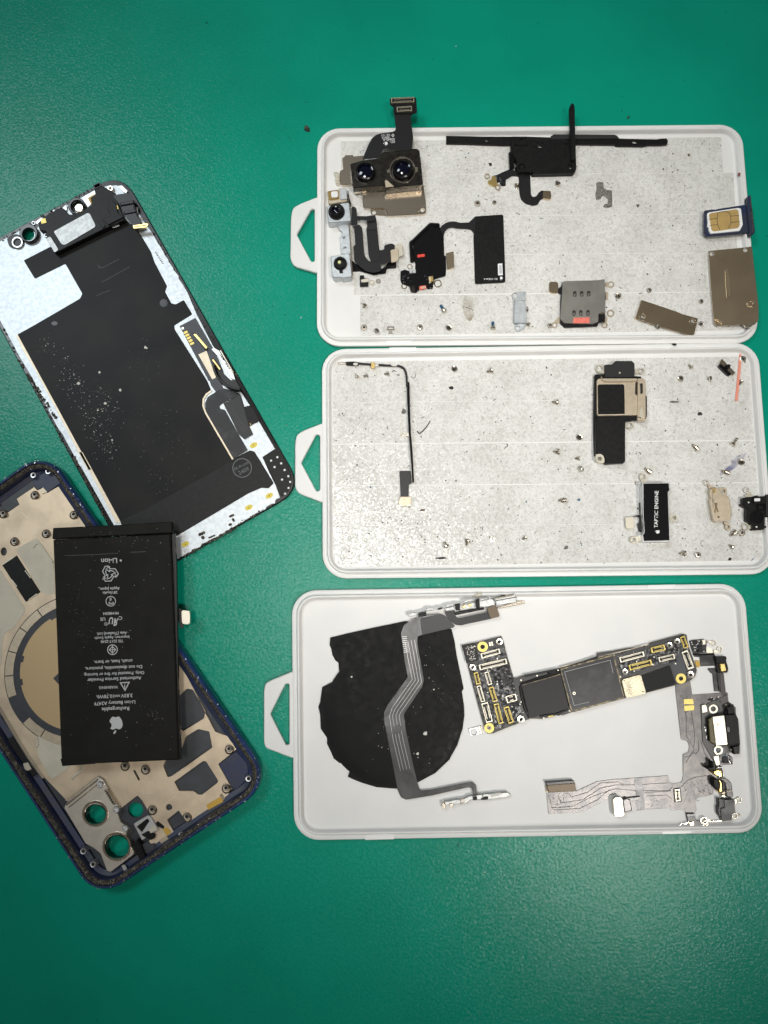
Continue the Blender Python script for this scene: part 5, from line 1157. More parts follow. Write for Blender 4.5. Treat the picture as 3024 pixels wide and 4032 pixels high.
part(co, 'foam_pad', m_blackmt if False else mat('grey_foam', (.10, .10, .10), .8, bump=.8, bscale=3000), pr(I((1098,268),(1240,240),(1266,250),(1335,320),(1318,332),(1108,378)), 2.90, 3.3, .06, r=4))
bb = part(co, 'button_bracket', m_dullsteel, stroke(Q5((85,382),(200,356),(300,320),(480,292),(520,280),(640,252),(720,240),(800,205),(900,190),(1062,165)), 5.5, TF, 4.6, .15))
for q in (((85,365),(150,345),(180,350),(200,372),(90,392)), ((300,305),(340,288),(395,290),(400,300),(310,318)), ((535,260),(620,238),(640,250),(545,282)), ((750,210),(800,185),(860,180),(870,195),(760,228)), ((950,188),(1055,160),(1060,172),(955,204))):
    part(bb, 'bracket_leaf', m_dullsteel, pr(Q5(*q), 4.4, 4.9, .1))
for q in (((208,345),(300,330),(306,382),(215,398)), ((650,240),(710,228),(714,312),(665,318)), ((898,180),(945,172),(952,282),(912,288)), ((445,290),(495,280),(497,300),(450,312))):
    part(bb, 'black_clip', m_black, pr(Q5(*q), 3.0, 5.2, .12))
for q in (((735,270),(775,250),(780,280),(745,296)), ((812,245),(860,240),(850,270),(815,272))): part(bb, 'brass_contact', m_gold, pr(Q5(*q), 3.2, 4.4, .1))
part(bb, 'clear_backing', m_dullsteel, pr(Q5((520,300),(660,262),(1100,180),(1140,215),(1130,255),(960,285),(730,318),(560,330)), TF, 2.6, .06))
part(co, 'button_flex', m_flex, pr(Q5((525,332),(648,310),(660,390),(690,415),(1040,340),(1030,288),(1150,255),(1190,385),(1085,420),(720,500),(650,492),(600,450),(545,385)), 3.0, 3.2, .05, r=6)); part(co, 'button_flex', m_blackgl, pr(Q5((640,345),(730,325),(1000,275),(1005,308),(840,340),(662,375)), 3.0, 4.0, .2))
part(co, 'flex_connector', m_bronzedull, pr(Q5((1032,288),(1144,256),(1152,262),(1190,378),(1182,395),(1086,418),(1076,410)), 3.2, 3.8, .08, r=3))
bs = part(co, 'button_switch', m_dullsteel, pr(Q5((1098,170),(1345,118),(1372,105),(1394,160),(1392,222),(1152,262),(1140,212)), TF, 4.4, .2)); part(bs, 'switch_gap', m_dark, stroke(Q5((1130,205),(1395,155)), 3.5, 4.38, 4.44)); part(bs, 'switch_gap', m_nickel, stroke(Q5((1120,180),(1360,130)), 6, 4.4, 5.0, .2)); part(bs, 'switch_mark', m_dark, pr(Q5((1202,135),(1262,128),(1255,145),(1208,150)), 4.95, 5.05))
part(bs, 'bracket_tongue', m_nickel, pr(Q5((1160,285),(1395,212),(1470,196),(1500,205),(1492,232),(1400,252),(1250,285),(1165,298)), TF, 2.6, .15, r=4))
b2 = part(co, 'button_bracket', m_dullsteel, pr(J((1262,702),(1350,686),(1378,688),(1400,680),(1425,665),(1560,648),(1690,638),(1714,654),(1692,672),(1560,690),(1440,692),(1408,715),(1350,720),(1266,728)), TF, 3.6, .2, r=2)); part(b2, 'bracket_foot', m_nickel, pr(J((1244,714),(1268,712),(1266,752),(1250,753)), TF, 3.9, .1)); part(b2, 'bracket_foot', m_nickel, pr(J((1296,716),(1320,714),(1318,740),(1300,742)), TF, 3.9, .1))
part(b2, 'black_clip', m_black, pr(J((1455,672),(1482,668),(1485,690),(1458,694)), 3.0, 4.2, .1)); part(b2, 'black_clip', m_black, pr(J((1510,685),(1540,670),(1562,672),(1560,688),(1515,692)), 3.6, 4.2, .1)); part(b2, 'eye', m_champ, ring(J, 1385, 700, 16, 9, 3.6, 3.8)); part(b2, 'pin_hole', m_dark, pr(J.c(1522,664,6,10), 3.58, 3.64)); part(b2, 'glue', m_dust, pr(J((1570,652),(1640,640),(1655,655),(1580,672)), 3.6, 3.8, .08, r=4))

# ------------------------------------------------------------------ logic board
lbd = thing('logic_board', 'black L shaped circuit board with gold and white connectors', 'circuit board', K.p(300, 650), TF)
outl = M((50,387),(205,358),(485,290),(512,370),(545,500),(615,738),(632,750),(730,716),(1110,642),(1520,515)) + K((500,503),(600,490),(705,470),(845,455),(850,442),(870,430),(1080,374),(1105,378),(1112,420),(1125,470),(1150,540),(1176,618),(1165,660),(1135,690),(1100,705),(820,778),(680,814),(330,905),(300,915),(265,928),(232,920),(195,938),(120,952),(40,950)) + M((732,1212),(640,1252),(540,1288),(400,1346),(330,1352),(296,1282),(200,930),(112,590))
bd = part(lbd, 'lower_board', m_brassedge, pr(outl, TF, 2.75, .05)); 
outl_w = inset([P(u, v, 2.95) for u, v in outl][::-1] if area2([P(u, v, 2.95) for u, v in outl]) < 0 else [P(u, v, 2.95) for u, v in outl], .12)
part(lbd, 'upper_board', m_board, wpr(outl_w, 2.75, 2.95, .04))
Z0 = 2.95
part(lbd, 'underfill', m_glue, pr(M((232,420),(320,440),(500,395),(548,510),(612,745),(640,920),(700,1100),(690,1150),(640,1240),(540,1270),(420,1300),(300,1250),(250,1060),(140,680),(235,600)), Z0, Z0+.1, .03, r=6))
part(lbd, 'underfill', m_glue, pr(K((635,525),(830,480),(950,440),(1090,395),(1160,610),(1130,620),(1060,450),(1040,560),(880,590),(700,650),(640,600)), Z0, Z0+.1, .03, r=5))
part(lbd, 'processor', m_blackchip, pr(M((698,820),(712,812),(1118,704),(1132,712),(1212,1072),(1200,1084),(800,1178),(786,1168)), Z0, 3.75, .06, r=2)); part(lbd, 'processor_edge', m_brassedge, stroke(M((700,826),(1124,706)), 3.5, 3.6, 3.8, .05)); part(lbd, 'glue_edge', m_blackgl, stroke(M((690,830),(700,920),(740,1080),(790,1178)), 11, Z0, 3.5, .25)); part(lbd, 'glue_edge', m_blackgl, stroke(M((690,815),(860,755),(1120,680)), 9, Z0, 3.5, .25)); part(lbd, 'glue_edge', m_blackgl, stroke(M((1150,690),(1230,1060)), 9, Z0, 3.4, .25)); part(lbd, 'glue_edge', m_blackgl, stroke(M((900,1165),(1060,1140),(1110,1130),(1210,1085)), 9, Z0, 3.4, .25)); part(lbd, 'glue_lump', m_blackgl, pr(M((1060,1110),(1150,1100),(1152,1140),(1110,1158),(1070,1150)), TF, 3.0, .3, r=4)); part(lbd, 'glue_lump', m_blackgl, pr(M((985,680),(1040,655),(1100,660),(1080,700),(990,705)), Z0, 3.6, .3, r=4))
can = part(lbd, 'shield_can', m_brassedge, pr(K((244,614),(256,606),(598,514),(614,520),(622,545),(682,800),(676,812),(340,906),(326,900),(312,880)), Z0, 3.9, .1, r=3)); stk = part(can, 'black_sticker', m_smudge, pr(K((253,617),(604,523),(675,802),(328,896)), 3.9, 3.97, .02, r=4)); part(stk, 'dent', m_cream, ring(K, 340, 778, 10, 6, 3.95, 4.0, 0)); part(stk, 'worn_patch', m_smudge, pr(K((555,720),(570,710),(590,800),(600,825),(575,830)), 3.96, 4.0)); part(stk, 'sticker_line', m_greyprint, stroke(K((275,632),(585,552),(605,640)), 1.4, 3.965, 3.985)); part(stk, 'sticker_line', m_greyprint, stroke(K((275,632),(340,860),(440,838)), 1.2, 3.965, 3.985))
gc = part(lbd, 'gold_chip', m_chipgold, pr(K((664,692),(676,680),(780,652),(796,654),(828,768),(818,784),(704,810),(690,804)), Z0, 3.7, .08, r=3), label='pale gold square chip'); 
for k in range(9): part(gc, 'chip_print', m_scrap, stroke(K((690+k*2.6,706+k*9.4),(690+k*2.6+(28, 20, 34, 26)[k % 4],706+k*9.4-(7.5, 5.5, 9, 7)[k % 4])), 1.6, 3.69, 3.715))
part(gc, 'chip_print', m_champ, pr(K((738,698),(786,686),(800,744),(752,756)), 3.69, 3.71))
part(gc, 'chip_dot', m_dark, pr(K.c(808,766,5,8), 3.68, 3.73)); part(gc, 'chip_dot', m_dark, pr(K.c(682,693,4,8), 3.68, 3.73))
part(lbd, 'black_tape', m_blackmt, pr(K((796,656),(990,585),(1032,714),(832,772)), Z0, 3.1, .03)); part(lbd, 'dark_patch', m_slate, pr(K((1000,590),(1050,470),(1090,560),(1110,640),(1040,690)), Z0, Z0+.06))
bch = part(lbd, 'textured_chip', m_blackchip, pr(M((55,402),(200,366),(240,550),(104,586)), Z0, 3.7, .06)); 
rnd = random.Random(9)
part(bch, 'solder_balls', m_smdl, *[pr(M.c(70+x+ (y*.22), 400+y-x*.24, 3.2, 6), 3.69, 3.74) for x, y in [(rnd.uniform(20,125), rnd.uniform(15,165)) for _ in range(46)]], kind='stuff')
W_, Gd = m_cream, m_goldpaint
for v, a, b, w, m_ in ((M,(262,508),(466,452),56,W_),(M,(242,632),(540,562),60,W_),(M,(202,686),(234,812),46,Gd),(M,(318,680),(362,818),46,W_),(M,(234,830),(284,1005),46,W_),(M,(368,845),(416,1002),50,Gd),(M,(298,1016),(354,1226),72,W_),(M,(424,1026),(478,1242),52,Gd),(M,(534,1060),(590,1236),58,Gd),(M,(535,985),(648,952),76,W_),
                       (K,(652,552),(816,508),36,W_),(K,(716,604),(868,566),38,Gd),(K,(866,486),(958,464),38,Gd),(K,(918,550),(1024,524),34,W_),(K,(1076,392),(1104,468),32,Gd),(K,(1092,490),(1136,610),44,W_)):
    socket(lbd, v, a, b, w, Z0+.08, m_)
socket(lbd, M, (488,636), (560,832), 62, Z0-.05, m_silverflex)
for v, x, y, R in ((M,460,350,40),(M,170,628,38),(M,695,1195,43),(K,990,450,21),(K,1043,425,21),(K,687,632,22),(K,1133,650,25)):
    r = R*v.s*.0955; part(lbd, 'screw_post', m_screww, lathe(v.p(x, y), [(0, Z0), (r*.42, Z0), (r*.45, 3.8), (r*.85, 3.85), (r, 3.6), (r, Z0)], 22, 3.8)); part([c for c in lbd.children if c.name.startswith('screw_post')][-1], 'post_hole_shade', m_hole, lathe(v.p(x, y), [(0, 3.3), (r*.44, 3.3)], 14, 3.8))
for v, x, y, R, q in ((M,278,406,54,25),(M,350,1290,54,20),(K,1067,677,35,15)): part(lbd, 'gold_ring', m_yellow if False else m_goldpaint, ring(v, x, y, R, q, Z0, 3.15, .03)); part(lbd, 'ring_hole', m_dark, pr(v.c(x, y, q, 18), Z0, Z0+.02))
part(lbd, 'ring_sleeve', m_screwd, ring(M, 350, 1290, 24, 11, Z0, 3.6, .08)); part(lbd, 'ring_bezel', m_brass if False else m_gold, ring(M, 278, 406, 57, 52, Z0, 3.25, .03))
for x, y in ((355,365),(378,360),(360,387),(384,382)): part(lbd, 'gold_dot', m_cream, lathe(M.p(x, y), [(0, 3.1), (.33, 3.08), (.36, Z0)], 10))
for v, x, y in ((M,872,720),(M,697,768),(M,1097,660),(M,1225,1103),(K,612,520),(K,1032,575),(K,655,665),(M,945,1182)): part(lbd, 'solder_dot', m_cream, lathe(v.p(x, y), [(0, 3.2), (.3, 3.15), (.38, Z0-.1)], 10))
for x, y in ((1005,1160),(1035,1155)): part(lbd, 'edge_contact', m_goldpaint, pr(M.r(x, y, 26, 24, 12), TF, 3.0, .05))
part(lbd, 'edge_tab', m_silver, pr(M((125,1302),(268,1264),(292,1342),(148,1382)), TF, 2.2, .06, r=2, holes=[M.c(182,1336,36,18)])); part(lbd, 'tab_fold', m_cream, stroke(M((232,1275),(252,1350)), 4, 2.2, 2.8, .1)); part(lbd, 'tab_fold', m_champ, stroke(M((258,1268),(280,1344)), 5, 2.2, 2.7, .1))
part(lbd, 'top_rail', m_blackchip, pr(M((735,712),(980,665),(1100,642),(1110,652),(900,702),(740,735)), Z0, 3.5, .1)); part(lbd, 'top_rail', m_blackchip, pr(M((1125,640),(1380,560),(1520,512),(1545,525),(1140,655)), Z0, 3.6, .1)); part(lbd, 'top_rail', m_nickel, stroke(K((250,600),(600,508),(850,445)), 3, 2.6, 3.2, .05))

smds(lbd, M, [(250,420),(500,400),(690,1130),(320,1240)], 46, 71, Z0+.08, .3, (9, 17), blue=.2)
smds(lbd, K, [(640,500),(1060,400),(1080,560),(690,640)], 34, 72, Z0+.08, .3, (6, 11), blue=.2)
smds(lbd, M, [(640,900),(690,880),(760,1150),(700,1170)], 10, 73, Z0+.02, .2, (9, 15))

# ------------------------------------------------------------------ charging port flex
cpf = thing('charging_port_flex', 'grey brown charging port flex with black port and small microphones', 'flex cable', L.p(1150, 500), TF)
m1 = part(cpf, 'flex_arm', m_greyflex, pr(L((145,570),(345,560),(352,632),(490,567),(600,552),(980,525),(990,570),(1010,577),(1060,575),(1075,560),(1085,515),(1180,470),(1290,500),(1300,560),(1285,655),(1180,675),(1165,700),(1172,755),(1160,790),(1172,835),(1112,838),(1097,768),(1070,757),(1000,762),(990,745),(820,755),(770,765),(700,768),(690,690),(672,678),(640,650),(580,655),(565,685),(400,772),(165,787)), TF, 1.85, .05, r=3))
m2 = part(cpf, 'flex_column', m_greyflex, pr(L((1082,520),(1080,380),(1115,368),(1123,340),(1122,315),(1108,290),(1068,280),(1030,-60),(1030,-110),(1130,-118),(1145,-25),(1385,-42),(1390,20),(1440,60),(1450,330),(1385,385),(1420,400),(1420,450),(1330,455),(1292,520),(1180,560)), TF, 1.9, .05, r=4))
part(cpf, 'stiff_board', mat('grey_stiffener', (.075, .072, .07), .4, metal=.2), pr(L((1205,100),(1240,40),(1385,-30),(1392,30),(1440,70),(1450,330),(1330,400),(1290,430),(1215,300)), 1.9, 2.3, .06, r=4))
for pts in (((165,655),(190,745),(330,735),(470,665),(540,640),(620,615),(760,628),(1000,628)), ((230,655),(250,712),(400,690),(520,610),(620,590),(760,588),(980,575)), ((300,640),(320,672),(430,640),(520,575),(640,568),(680,590)), ((820,640),(980,632),(1010,600)), ((830,665),(970,658),(1005,685)), ((200,760),(380,748),(500,690),(580,620))):
    part(m1, 'trace', m_trace, stroke(L(*pts), 2.4, 1.85, 1.92, .02))
part(m1, 'overlay', m_silverflex, pr(L((750,546),(802,543),(822,755),(768,762)), 1.85, 1.95, .03))
for pts in (((1100,60),(1105,260),(1150,330)), ((1140,95),(1160,240),(1155,350),(1100,440)), ((1165,380),(1190,350),(1185,280)), ((1085,400),(1120,395),(1160,365)), ((1070,600),(1110,560),(1170,535),(1240,525)), ((1200,280),(1230,380),(1285,440))):
    part(m2, 'trace', m_trace, stroke(L(*pts), 2.4, 1.9, 1.97, .02))
def bumps(par, v, quad, n, seed, z):
    rnd = random.Random(seed); pp = []
    for _ in range(n):
        a, b = rnd.random(), rnd.random()
        x = (quad[0][0]*(1-a)+quad[1][0]*a)*(1-b)+(quad[3][0]*(1-a)+quad[2][0]*a)*b; y = (quad[0][1]*(1-a)+quad[1][1]*a)*(1-b)+(quad[3][1]*(1-a)+quad[2][1]*a)*b
        pp.append(pr(v.c(x, y, rnd.uniform(2, 3.6), 6), z, z+.08, .04))
    part(par, 'via_bumps', m_silverflex, *pp, kind='stuff')
bumps(m2, L, [(1045,-60),(1140,-20),(1150,270),(1075,270)], 110, 61, 1.9); bumps(m1, L, [(1080,580),(1280,540),(1280,650),(1090,750)], 100, 62, 1.85); bumps(m1, L, [(830,680),(1000,670),(1000,740),(830,750)], 50, 63, 1.85); bumps(m1, L, [(180,650),(300,645),(300,700),(200,740)], 40, 64, 1.85)
for q in (((1086,6),(1148,3),(1154,34),(1150,40),(1088,40)), ((1087,50),(1152,46),(1158,52),(1156,80),(1092,85))): part(m2, 'gold_pad', m_goldpaint, pr(L(*q), 1.9, 2.05, .03, r=2))
pt = part(cpf, 'charging_port', m_black, pr(L((1250,140),(1280,122),(1365,112),(1380,60),(1425,38),(1438,105),(1458,140),(1470,300),(1468,375),(1428,382),(1418,325),(1305,325),(1262,292)), 2.3, 4.0, .2, r=3))
part(pt, 'port_shield', m_cream, pr(L((1281,126),(1362,115),(1386,316),(1306,323)), 4.0, 4.9, .12, r=2)); part(pt, 'port_glue', m_olive, pr(L((1254,142),(1281,126),(1306,322),(1266,294)), 3.0, 4.4, .2)); part(pt, 'port_mouth', m_black, pr(L((1366,113),(1442,108),(1466,306),(1388,317)), 4.0, 5.2, .15)); part(pt, 'mouth_mark', m_greyprint, stroke(L((1384,200),(1393,200),(1395,224),(1386,224)), 1.6, 5.2, 5.23, closed=True))
part(pt, 'end_cap', m_blackgl, pr(L((1378,62),(1425,40),(1436,102),(1388,110)), 4.0, 4.9, .2)); part(pt, 'end_cap', m_blackgl, pr(L((1420,328),(1468,320),(1466,378),(1428,380)), 4.0, 4.9, .2)); part(pt, 'glue_bead', m_screwd, lathe(L.p(1378,46), [(0, 3.2), (.5, 3.0), (.7, 2.3)], 12)); part(pt, 'glue_bead', m_screwd, lathe(L.p(1412,353), [(0, 3.2), (.5, 3.0), (.7, 2.3)], 12))
part(pt, 'rust_spot', m_champ, pr(L.c(1317,178,9,10,12), 4.89, 4.92)); part(pt, 'rust_spot', m_champ, pr(L.c(1335,150,5,8), 4.89, 4.92))
for x, y in ((1287,72),(1322,353)): part(cpf, 'screw_eye', m_cream, ring(L, x, y, 32, 17, 2.3, 2.9)); part(cpf, 'eye_pad', m_silverflex, pr(L.c(x+14, y+4, 36, 20), 2.3, 2.36))
part(cpf, 'metal_tab', m_cream, pr(L((1208,46),(1238,43),(1240,60),(1246,64),(1246,92),(1212,100)), 2.3, 2.9, .08)); part(cpf, 'metal_tab', m_cream, pr(L((1288,396),(1324,388),(1332,452),(1306,458)), 2.0, 2.8, .08))
smds(cpf, K, [(1245,810),(1330,795),(1335,840),(1250,850)], 18, 65, 1.95, .5, (8, 13), blue=.25); smds(cpf, L, [(1222,145),(1240,140),(1258,280),(1240,282)], 14, 66, 2.3, .5, (8, 13)); smds(cpf, L, [(1332,388),(1405,380),(1415,440),(1345,445)], 24, 67, 1.9, .55, (8, 14), blue=.35); part(cpf, 'small_chip', m_blackchip, pr(L((1350,405),(1385,400),(1392,438),(1358,442)), 1.9, 2.5, .05))
lc = part(cpf, 'end_connector', m_bronzedull, pr(L((155,592),(338,576),(346,580),(352,625),(345,632),(165,642)), 2.4, 3.8, .1, r=2)); part(cpf, 'end_stiffener', m_blackgl, pr(L((144,570),(335,557),(342,578),(156,594)), TF, 3.7, .2)); part(cpf, 'end_edge', m_champ, pr(L((146,592),(156,592),(163,640),(150,636)), TF, 2.4))
wc = part(cpf, 'white_connector', m_cream, pr(L((604,690),(618,672),(656,670),(672,690),(684,790),(670,806),(624,809),(612,796)), 3.2, 4.6, .2, r=3), label='bright cream connector tab'); part(wc, 'connector_ribbon', m_greyflex, pr(L((670,690),(700,678),(722,690),(735,762),(700,776),(682,775)), 1.9, 3.6, .3), pr(L((700,680),(790,664),(798,672),(770,690),(730,700)), 1.86, 2.2, .05)); part(wc, 'ribbon_slot', m_dark, stroke(L((700,676),(786,668)), 4, 1.9, 2.25))
sb = part(cpf, 'socket_base', m_trace, pr(L((1015,612),(1064,606),(1074,702),(1022,710)), 1.85, 2.0, .03)); socket(cpf, L, (1040,618), (1049,698), 32, 2.0, m_cream)
# microphones and contacts on the right
mc = part(cpf, 'microphone', m_black, pr(Q7((755,218),(800,228),(830,330),(800,400),(762,392),(680,370),(670,330),(765,330)), 1.9, 5.6, .25, r=3)); part(mc, 'brass_can', m_gold, pr(Q7((785,405),(840,370),(930,385),(948,500),(900,520),(860,500),(785,450)), 1.9, 5.0, .3, r=4)); part(mc, 'bright_face', m_cream, pr(Q7((862,425),(905,420),(918,500),(880,510)), 5.0, 5.2, .05)); part(mc, 'back_plate', m_silver, stroke(Q7((840,330),(945,325),(965,520)), 3.5, 1.9, 4.0, .1))
for y in (265, 300, 340): part(mc, 'small_pad', m_scrap, pr(Q7.r(795, y, 30, 18, -70), 5.6, 5.75, .03))
mc2 = part(cpf, 'microphone', m_black, pr(Q7((772,545),(850,532),(892,600),(882,772),(815,702),(785,650)), TF, 5.0, .3, r=4)); part(mc2, 'brass_rim', m_gold, pr(Q7((870,550),(915,570),(940,640),(940,760),(892,806),(880,770),(895,640)), TF, 4.6, .25, r=3)); part(mc2, 'black_flap', m_blackgl, pr(Q7((925,580),(965,572),(990,640),(985,740),(950,752),(945,640)), TF, 4.8, .2, r=3)); part(mc2, 'silver_foot', m_cream, pr(Q7((922,835),(992,828),(1000,880),(932,872)), TF, 3.2, .15)); part(mc2, 'brass_foot', m_champ, pr(Q7((915,790),(980,750),(1010,790),(1000,835),(925,830)), TF, 3.6, .3))
part(cpf, 'grey_loop', m_greyflex, pr(Q7((868,518),(1000,522),(1050,550),(1112,612),(1140,840),(1122,882),(1010,860),(1012,720),(985,600),(930,565)), TF, 3.0, .3, r=6)); part(cpf, 'loop_band', m_gun, pr(Q7((1012,740),(1125,738),(1132,790),(1016,795)), 3.0, 3.3, .1))
ab = part(cpf, 'acoustic_block', m_blackgl, pr(Q7((866,892),(985,905),(1150,900),(985,1050),(905,1080),(922,1242),(870,1200),(860,1060),(882,1010)), TF, 3.8, .2, r=3)); part(ab, 'block_plate', mat('worn_black_plate', (.035, .035, .036), .38, col2=(.09, .09, .09), cscale=250, metal=.2), pr(Q7((975,918),(1150,905),(1180,1150),(1120,1182),(1112,1290),(938,1308),(905,1082),(985,1062)), TF, 4.1, .12, r=3))
part(cpf, 'screw_eye', m_cream, ring(Q7, 1245, 925, 54, 36, TF, 2.3)); part(cpf, 'screw_eye', m_cream, ring(Q7, 1172, 1208, 56, 40, TF, 2.3)); part(cpf, 'eye_arm', m_cream, pr(Q7((1160,910),(1210,890),(1205,965),(1180,1000)), TF, 2.2)); part(cpf, 'block_foot', m_nickel, stroke(Q7((720,1312),(935,1300)), 5, TF, 2.4, .1)); part(cpf, 'wire_tip', m_screwd, stroke(Q7((1235,1190),(1265,1215)), 4, TF, 2.2), stroke(Q7((1255,1180),(1275,1205)), 3, TF, 2.2))
lt = part(cpf, 'lower_tail', m_blackgl, pr(Q7((285,1160),(445,1165),(455,1260),(480,1295),(545,1310),(590,1380),(560,1405),(375,1416),(342,1392),(318,1310)), TF, 2.6, .15, r=4)); part(lt, 'tail_band', m_silverflex, pr(Q7((298,1175),(445,1170),(448,1215),(302,1222)), 2.6, 2.75, .05)); part(lt, 'brass_square', m_brown, pr(Q7((340,1322),(420,1312),(432,1380),(362,1388)), 2.6, 3.0, .08)); part(lt, 'tail_pad', m_champ, pr(Q7((570,1350),(700,1345),(712,1385),(690,1405),(580,1408)), TF, 2.9, .2))
part(cpf, 'screw_eye', m_nickel, ring(Q7, 225, 1395, 56, 42, 2.2, 2.6)); part(cpf, 'screw_eye', m_nickel, ring(Q7, 612, 1300, 72, 48, 2.4, 2.9)); part(cpf, 'screw_eye', m_cream, ring(Q7, 635, 1348, 56, 34, 2.9, 3.3)); part(cpf, 'eye_arm', m_nickel, stroke(Q7((262,1360),(330,1320)), 4, 2.3, 2.7), pr(Q7((640,1255),(700,1275),(725,1300),(690,1310),(660,1290)), 2.4, 2.85))
# upper end
ub = part(cpf, 'upper_board', m_board, pr(Q6((232,185),(300,170),(470,150),(508,165),(522,270),(512,382),(300,398),(262,300)), TF, 2.1, .06, r=3)); smds(cpf, Q6, [(260,185),(430,170),(500,370),(290,380)], 40, 68, 2.1, .5, (16, 30), blue=.12); part(ub, 'board_chip', m_blackchip, pr(Q6((372,262),(450,256),(462,370),(385,376)), 2.1, 2.9, .06)); part(ub, 'board_chip', m_blackchip, pr(Q6((285,180),(362,172),(368,235),(292,240)), 2.1, 2.8, .06)); part(ub, 'bright_component', m_cream, pr(Q6((445,170),(500,162),(508,242),(455,248)), 2.1, 3.0, .1))
part(cpf, 'screw_eye', m_cream, ring(Q6, 640, 225, 50, 32, TF, 2.2)); part(cpf, 'screw_eye', m_cream, ring(Q6, 742, 325, 48, 30, TF, 2.2)); part(cpf, 'eye_arm', m_cream, pr(Q6((555,188),(602,190),(598,232),(558,220)), TF, 2.2), pr(Q6((516,288),(560,295),(600,330),(622,340),(624,384),(520,390)), TF, 2.2), pr(Q6((642,345),(698,335),(740,372),(720,380),(642,384)), TF, 2.2)); part(cpf, 'arm_joint', m_screwd, pr(Q6((518,180),(555,182),(555,220),(520,222)), TF, 2.5))
part(cpf, 'grey_film', m_silverflex, pr(Q6((300,410),(640,395),(662,430),(660,600),(420,612),(400,460),(310,450)), TF, 1.8, .05)); part(cpf, 'film_fold', m_blackgl, stroke(Q6((300,410),(480,412),(655,405)), 7, TF, 2.4, .2)); part(cpf, 'yellow_pad', m_orange, pr(Q6((330,518),(385,510),(412,555),(408,618),(362,635),(335,572)), 1.8, 2.1, .04, r=2))
m3 = part(cpf, 'microphone', m_blackmt, pr(Q6((676,470),(690,445),(845,440),(860,470),(850,510),(858,560),(690,560)), TF, 3.6, .2, r=3)); part(m3, 'microphone_base', m_black, pr(Q6((680,560),(858,548),(886,640),(872,716),(700,722)), TF, 3.0, .15, r=3)); part(m3, 'brass_can', m_gold, pr(Q6((742,568),(826,562),(852,688),(764,702)), 3.0, 4.2, .2, r=2))
part(cpf, 'film_strip', m_silverflex, pr(Q6((535,660),(560,640),(690,640),(700,722),(742,722),(752,1035),(650,1028),(620,735),(590,725)), TF, 1.9, .06)); part(cpf, 'film_strip', m_trace, pr(Q6((742,722),(806,722),(832,940),(848,1100),(760,1100)), TF, 1.92, .06)); part(cpf, 'film_ridge', m_silverflex, stroke(Q6((700,730),(742,1040)), 4, 1.9, 2.4, .15))

# ------------------------------------------------------------------ screws
def rev(prof, seg=14):
    V, Fc, rows = [], [], []
    for r, z in prof:
        if r < 1e-6: rows.append([len(V)]); V.append((0, 0, z))
        else: rows.append(list(range(len(V), len(V)+seg))); V += [(r*math.cos(6.28319*k/seg), r*math.sin(6.28319*k/seg), z) for k in range(seg)]
    for a, b in zip(rows, rows[1:]):
        for k in range(seg):
            j = (k+1) % seg
            if len(a) == 1: Fc.append((a[0], b[j], b[k]))
            elif len(b) == 1: Fc.append((a[k], a[j], b[0]))
            else: Fc.append((a[k], a[j], b[j], b[k]))
    return V, Fc
def screw_mesh(name, hr, hh, sr, sl, m1_, m2_=None):
    prof = [(0, -.3), (hr*.30, -.3), (hr*.42, 0), (hr*.8, -.03), (hr, -.14), (hr, -hh), (sr*1.05, -hh-.02)]
    z = -hh-.05
    while z > -hh-sl: prof += [(sr*1.12, z), (sr*.9, z-.14)]; z -= .28
    prof += [(sr*.7, -hh-sl-.1), (0, -hh-sl-.2)]
    V, Fc = rev(prof)
    me = bpy.data.meshes.new(name); me.from_pydata([(a*.001, b*.001, c*.001) for a, b, c in V], [], Fc)
    bm = bmesh.new(); bm.from_mesh(me); bmesh.ops.recalc_face_normals(bm, faces=bm.faces); bm.to_mesh(me); bm.free()
    me.materials.append(m1_); me.materials.append(m_hole)
    for p in me.polygons:
        if max((me.vertices[i].co.x**2+me.vertices[i].co.y**2)**.5 for i in p.vertices) < hr*.32e-3 and p.center.z > -.31e-3: p.material_index = 1
    if m2_:
        me.materials.append(m2_)
        for p in me.polygons:
            if p.center.z < -(hh+sl*.35)*.001: p.material_index = 2
    return me
SM = {'pan': (1.15, .7, .5, 1.7), 'small': (.85, .5, .42, 1.3), 'long': (.95, .6, .5, 3.0), 'flat': (1.25, .45, .4, .5), 'stud': (.95, 1.7, .5, 1.3), 'blue': (1.05, .6, .55, 2.6), 'white': (1.3, .55, .5, 1.2)}
SMM = {k: screw_mesh('screw_'+k, *v, {'flat': m_screwd, 'white': m_screww}.get(k, m_screw), m_bluegrn if k == 'blue' else None) for k, v in SM.items()}
SMM['dull'] = screw_mesh('screw_dull', .95, .5, .42, .8, m_screwd)
SM['dull'] = (.95, .5, .42, .8)
def screw(kind, v, x, y, mode, ang, label, z=FT, name='screw'):
    hr, hh, sr, sl = SM[kind]; Lt = hh+sl+.2
    wx, wy = P(*v.p(x, y), z+.8)
    o = bpy.data.objects.new(name, SMM[kind]); link(o)
    if mode == 'up': R = Matrix.Rotation(math.radians(4), 4, 'X'); zz = z + (min(Lt, hh+.25) if kind != 'flat' else hh+.1)
    elif mode == 'down': R = Matrix.Rotation(math.pi, 4, 'X'); zz = z+.0
    else:
        # lies on the rim of its head and the tip of its shank; ang = direction of the shank in the picture
        tl = math.atan2(hr-sr, Lt)
        R = Matrix.Rotation(math.radians(ang), 4, 'Z') @ Matrix.Rotation(-math.pi/2 + tl, 4, 'Y')
        zz = z + hr*.98
    if mode == 'tilt':
        R = Matrix.Rotation(math.radians(ang), 4, 'Z') @ Matrix.Rotation(-math.radians(35), 4, 'Y'); zz = z + 1.4
    o.matrix_world = Matrix.Translation((wx*.001, wy*.001, zz*.001)) @ R
    return tag(o, label, 'screw', 'loose screws')
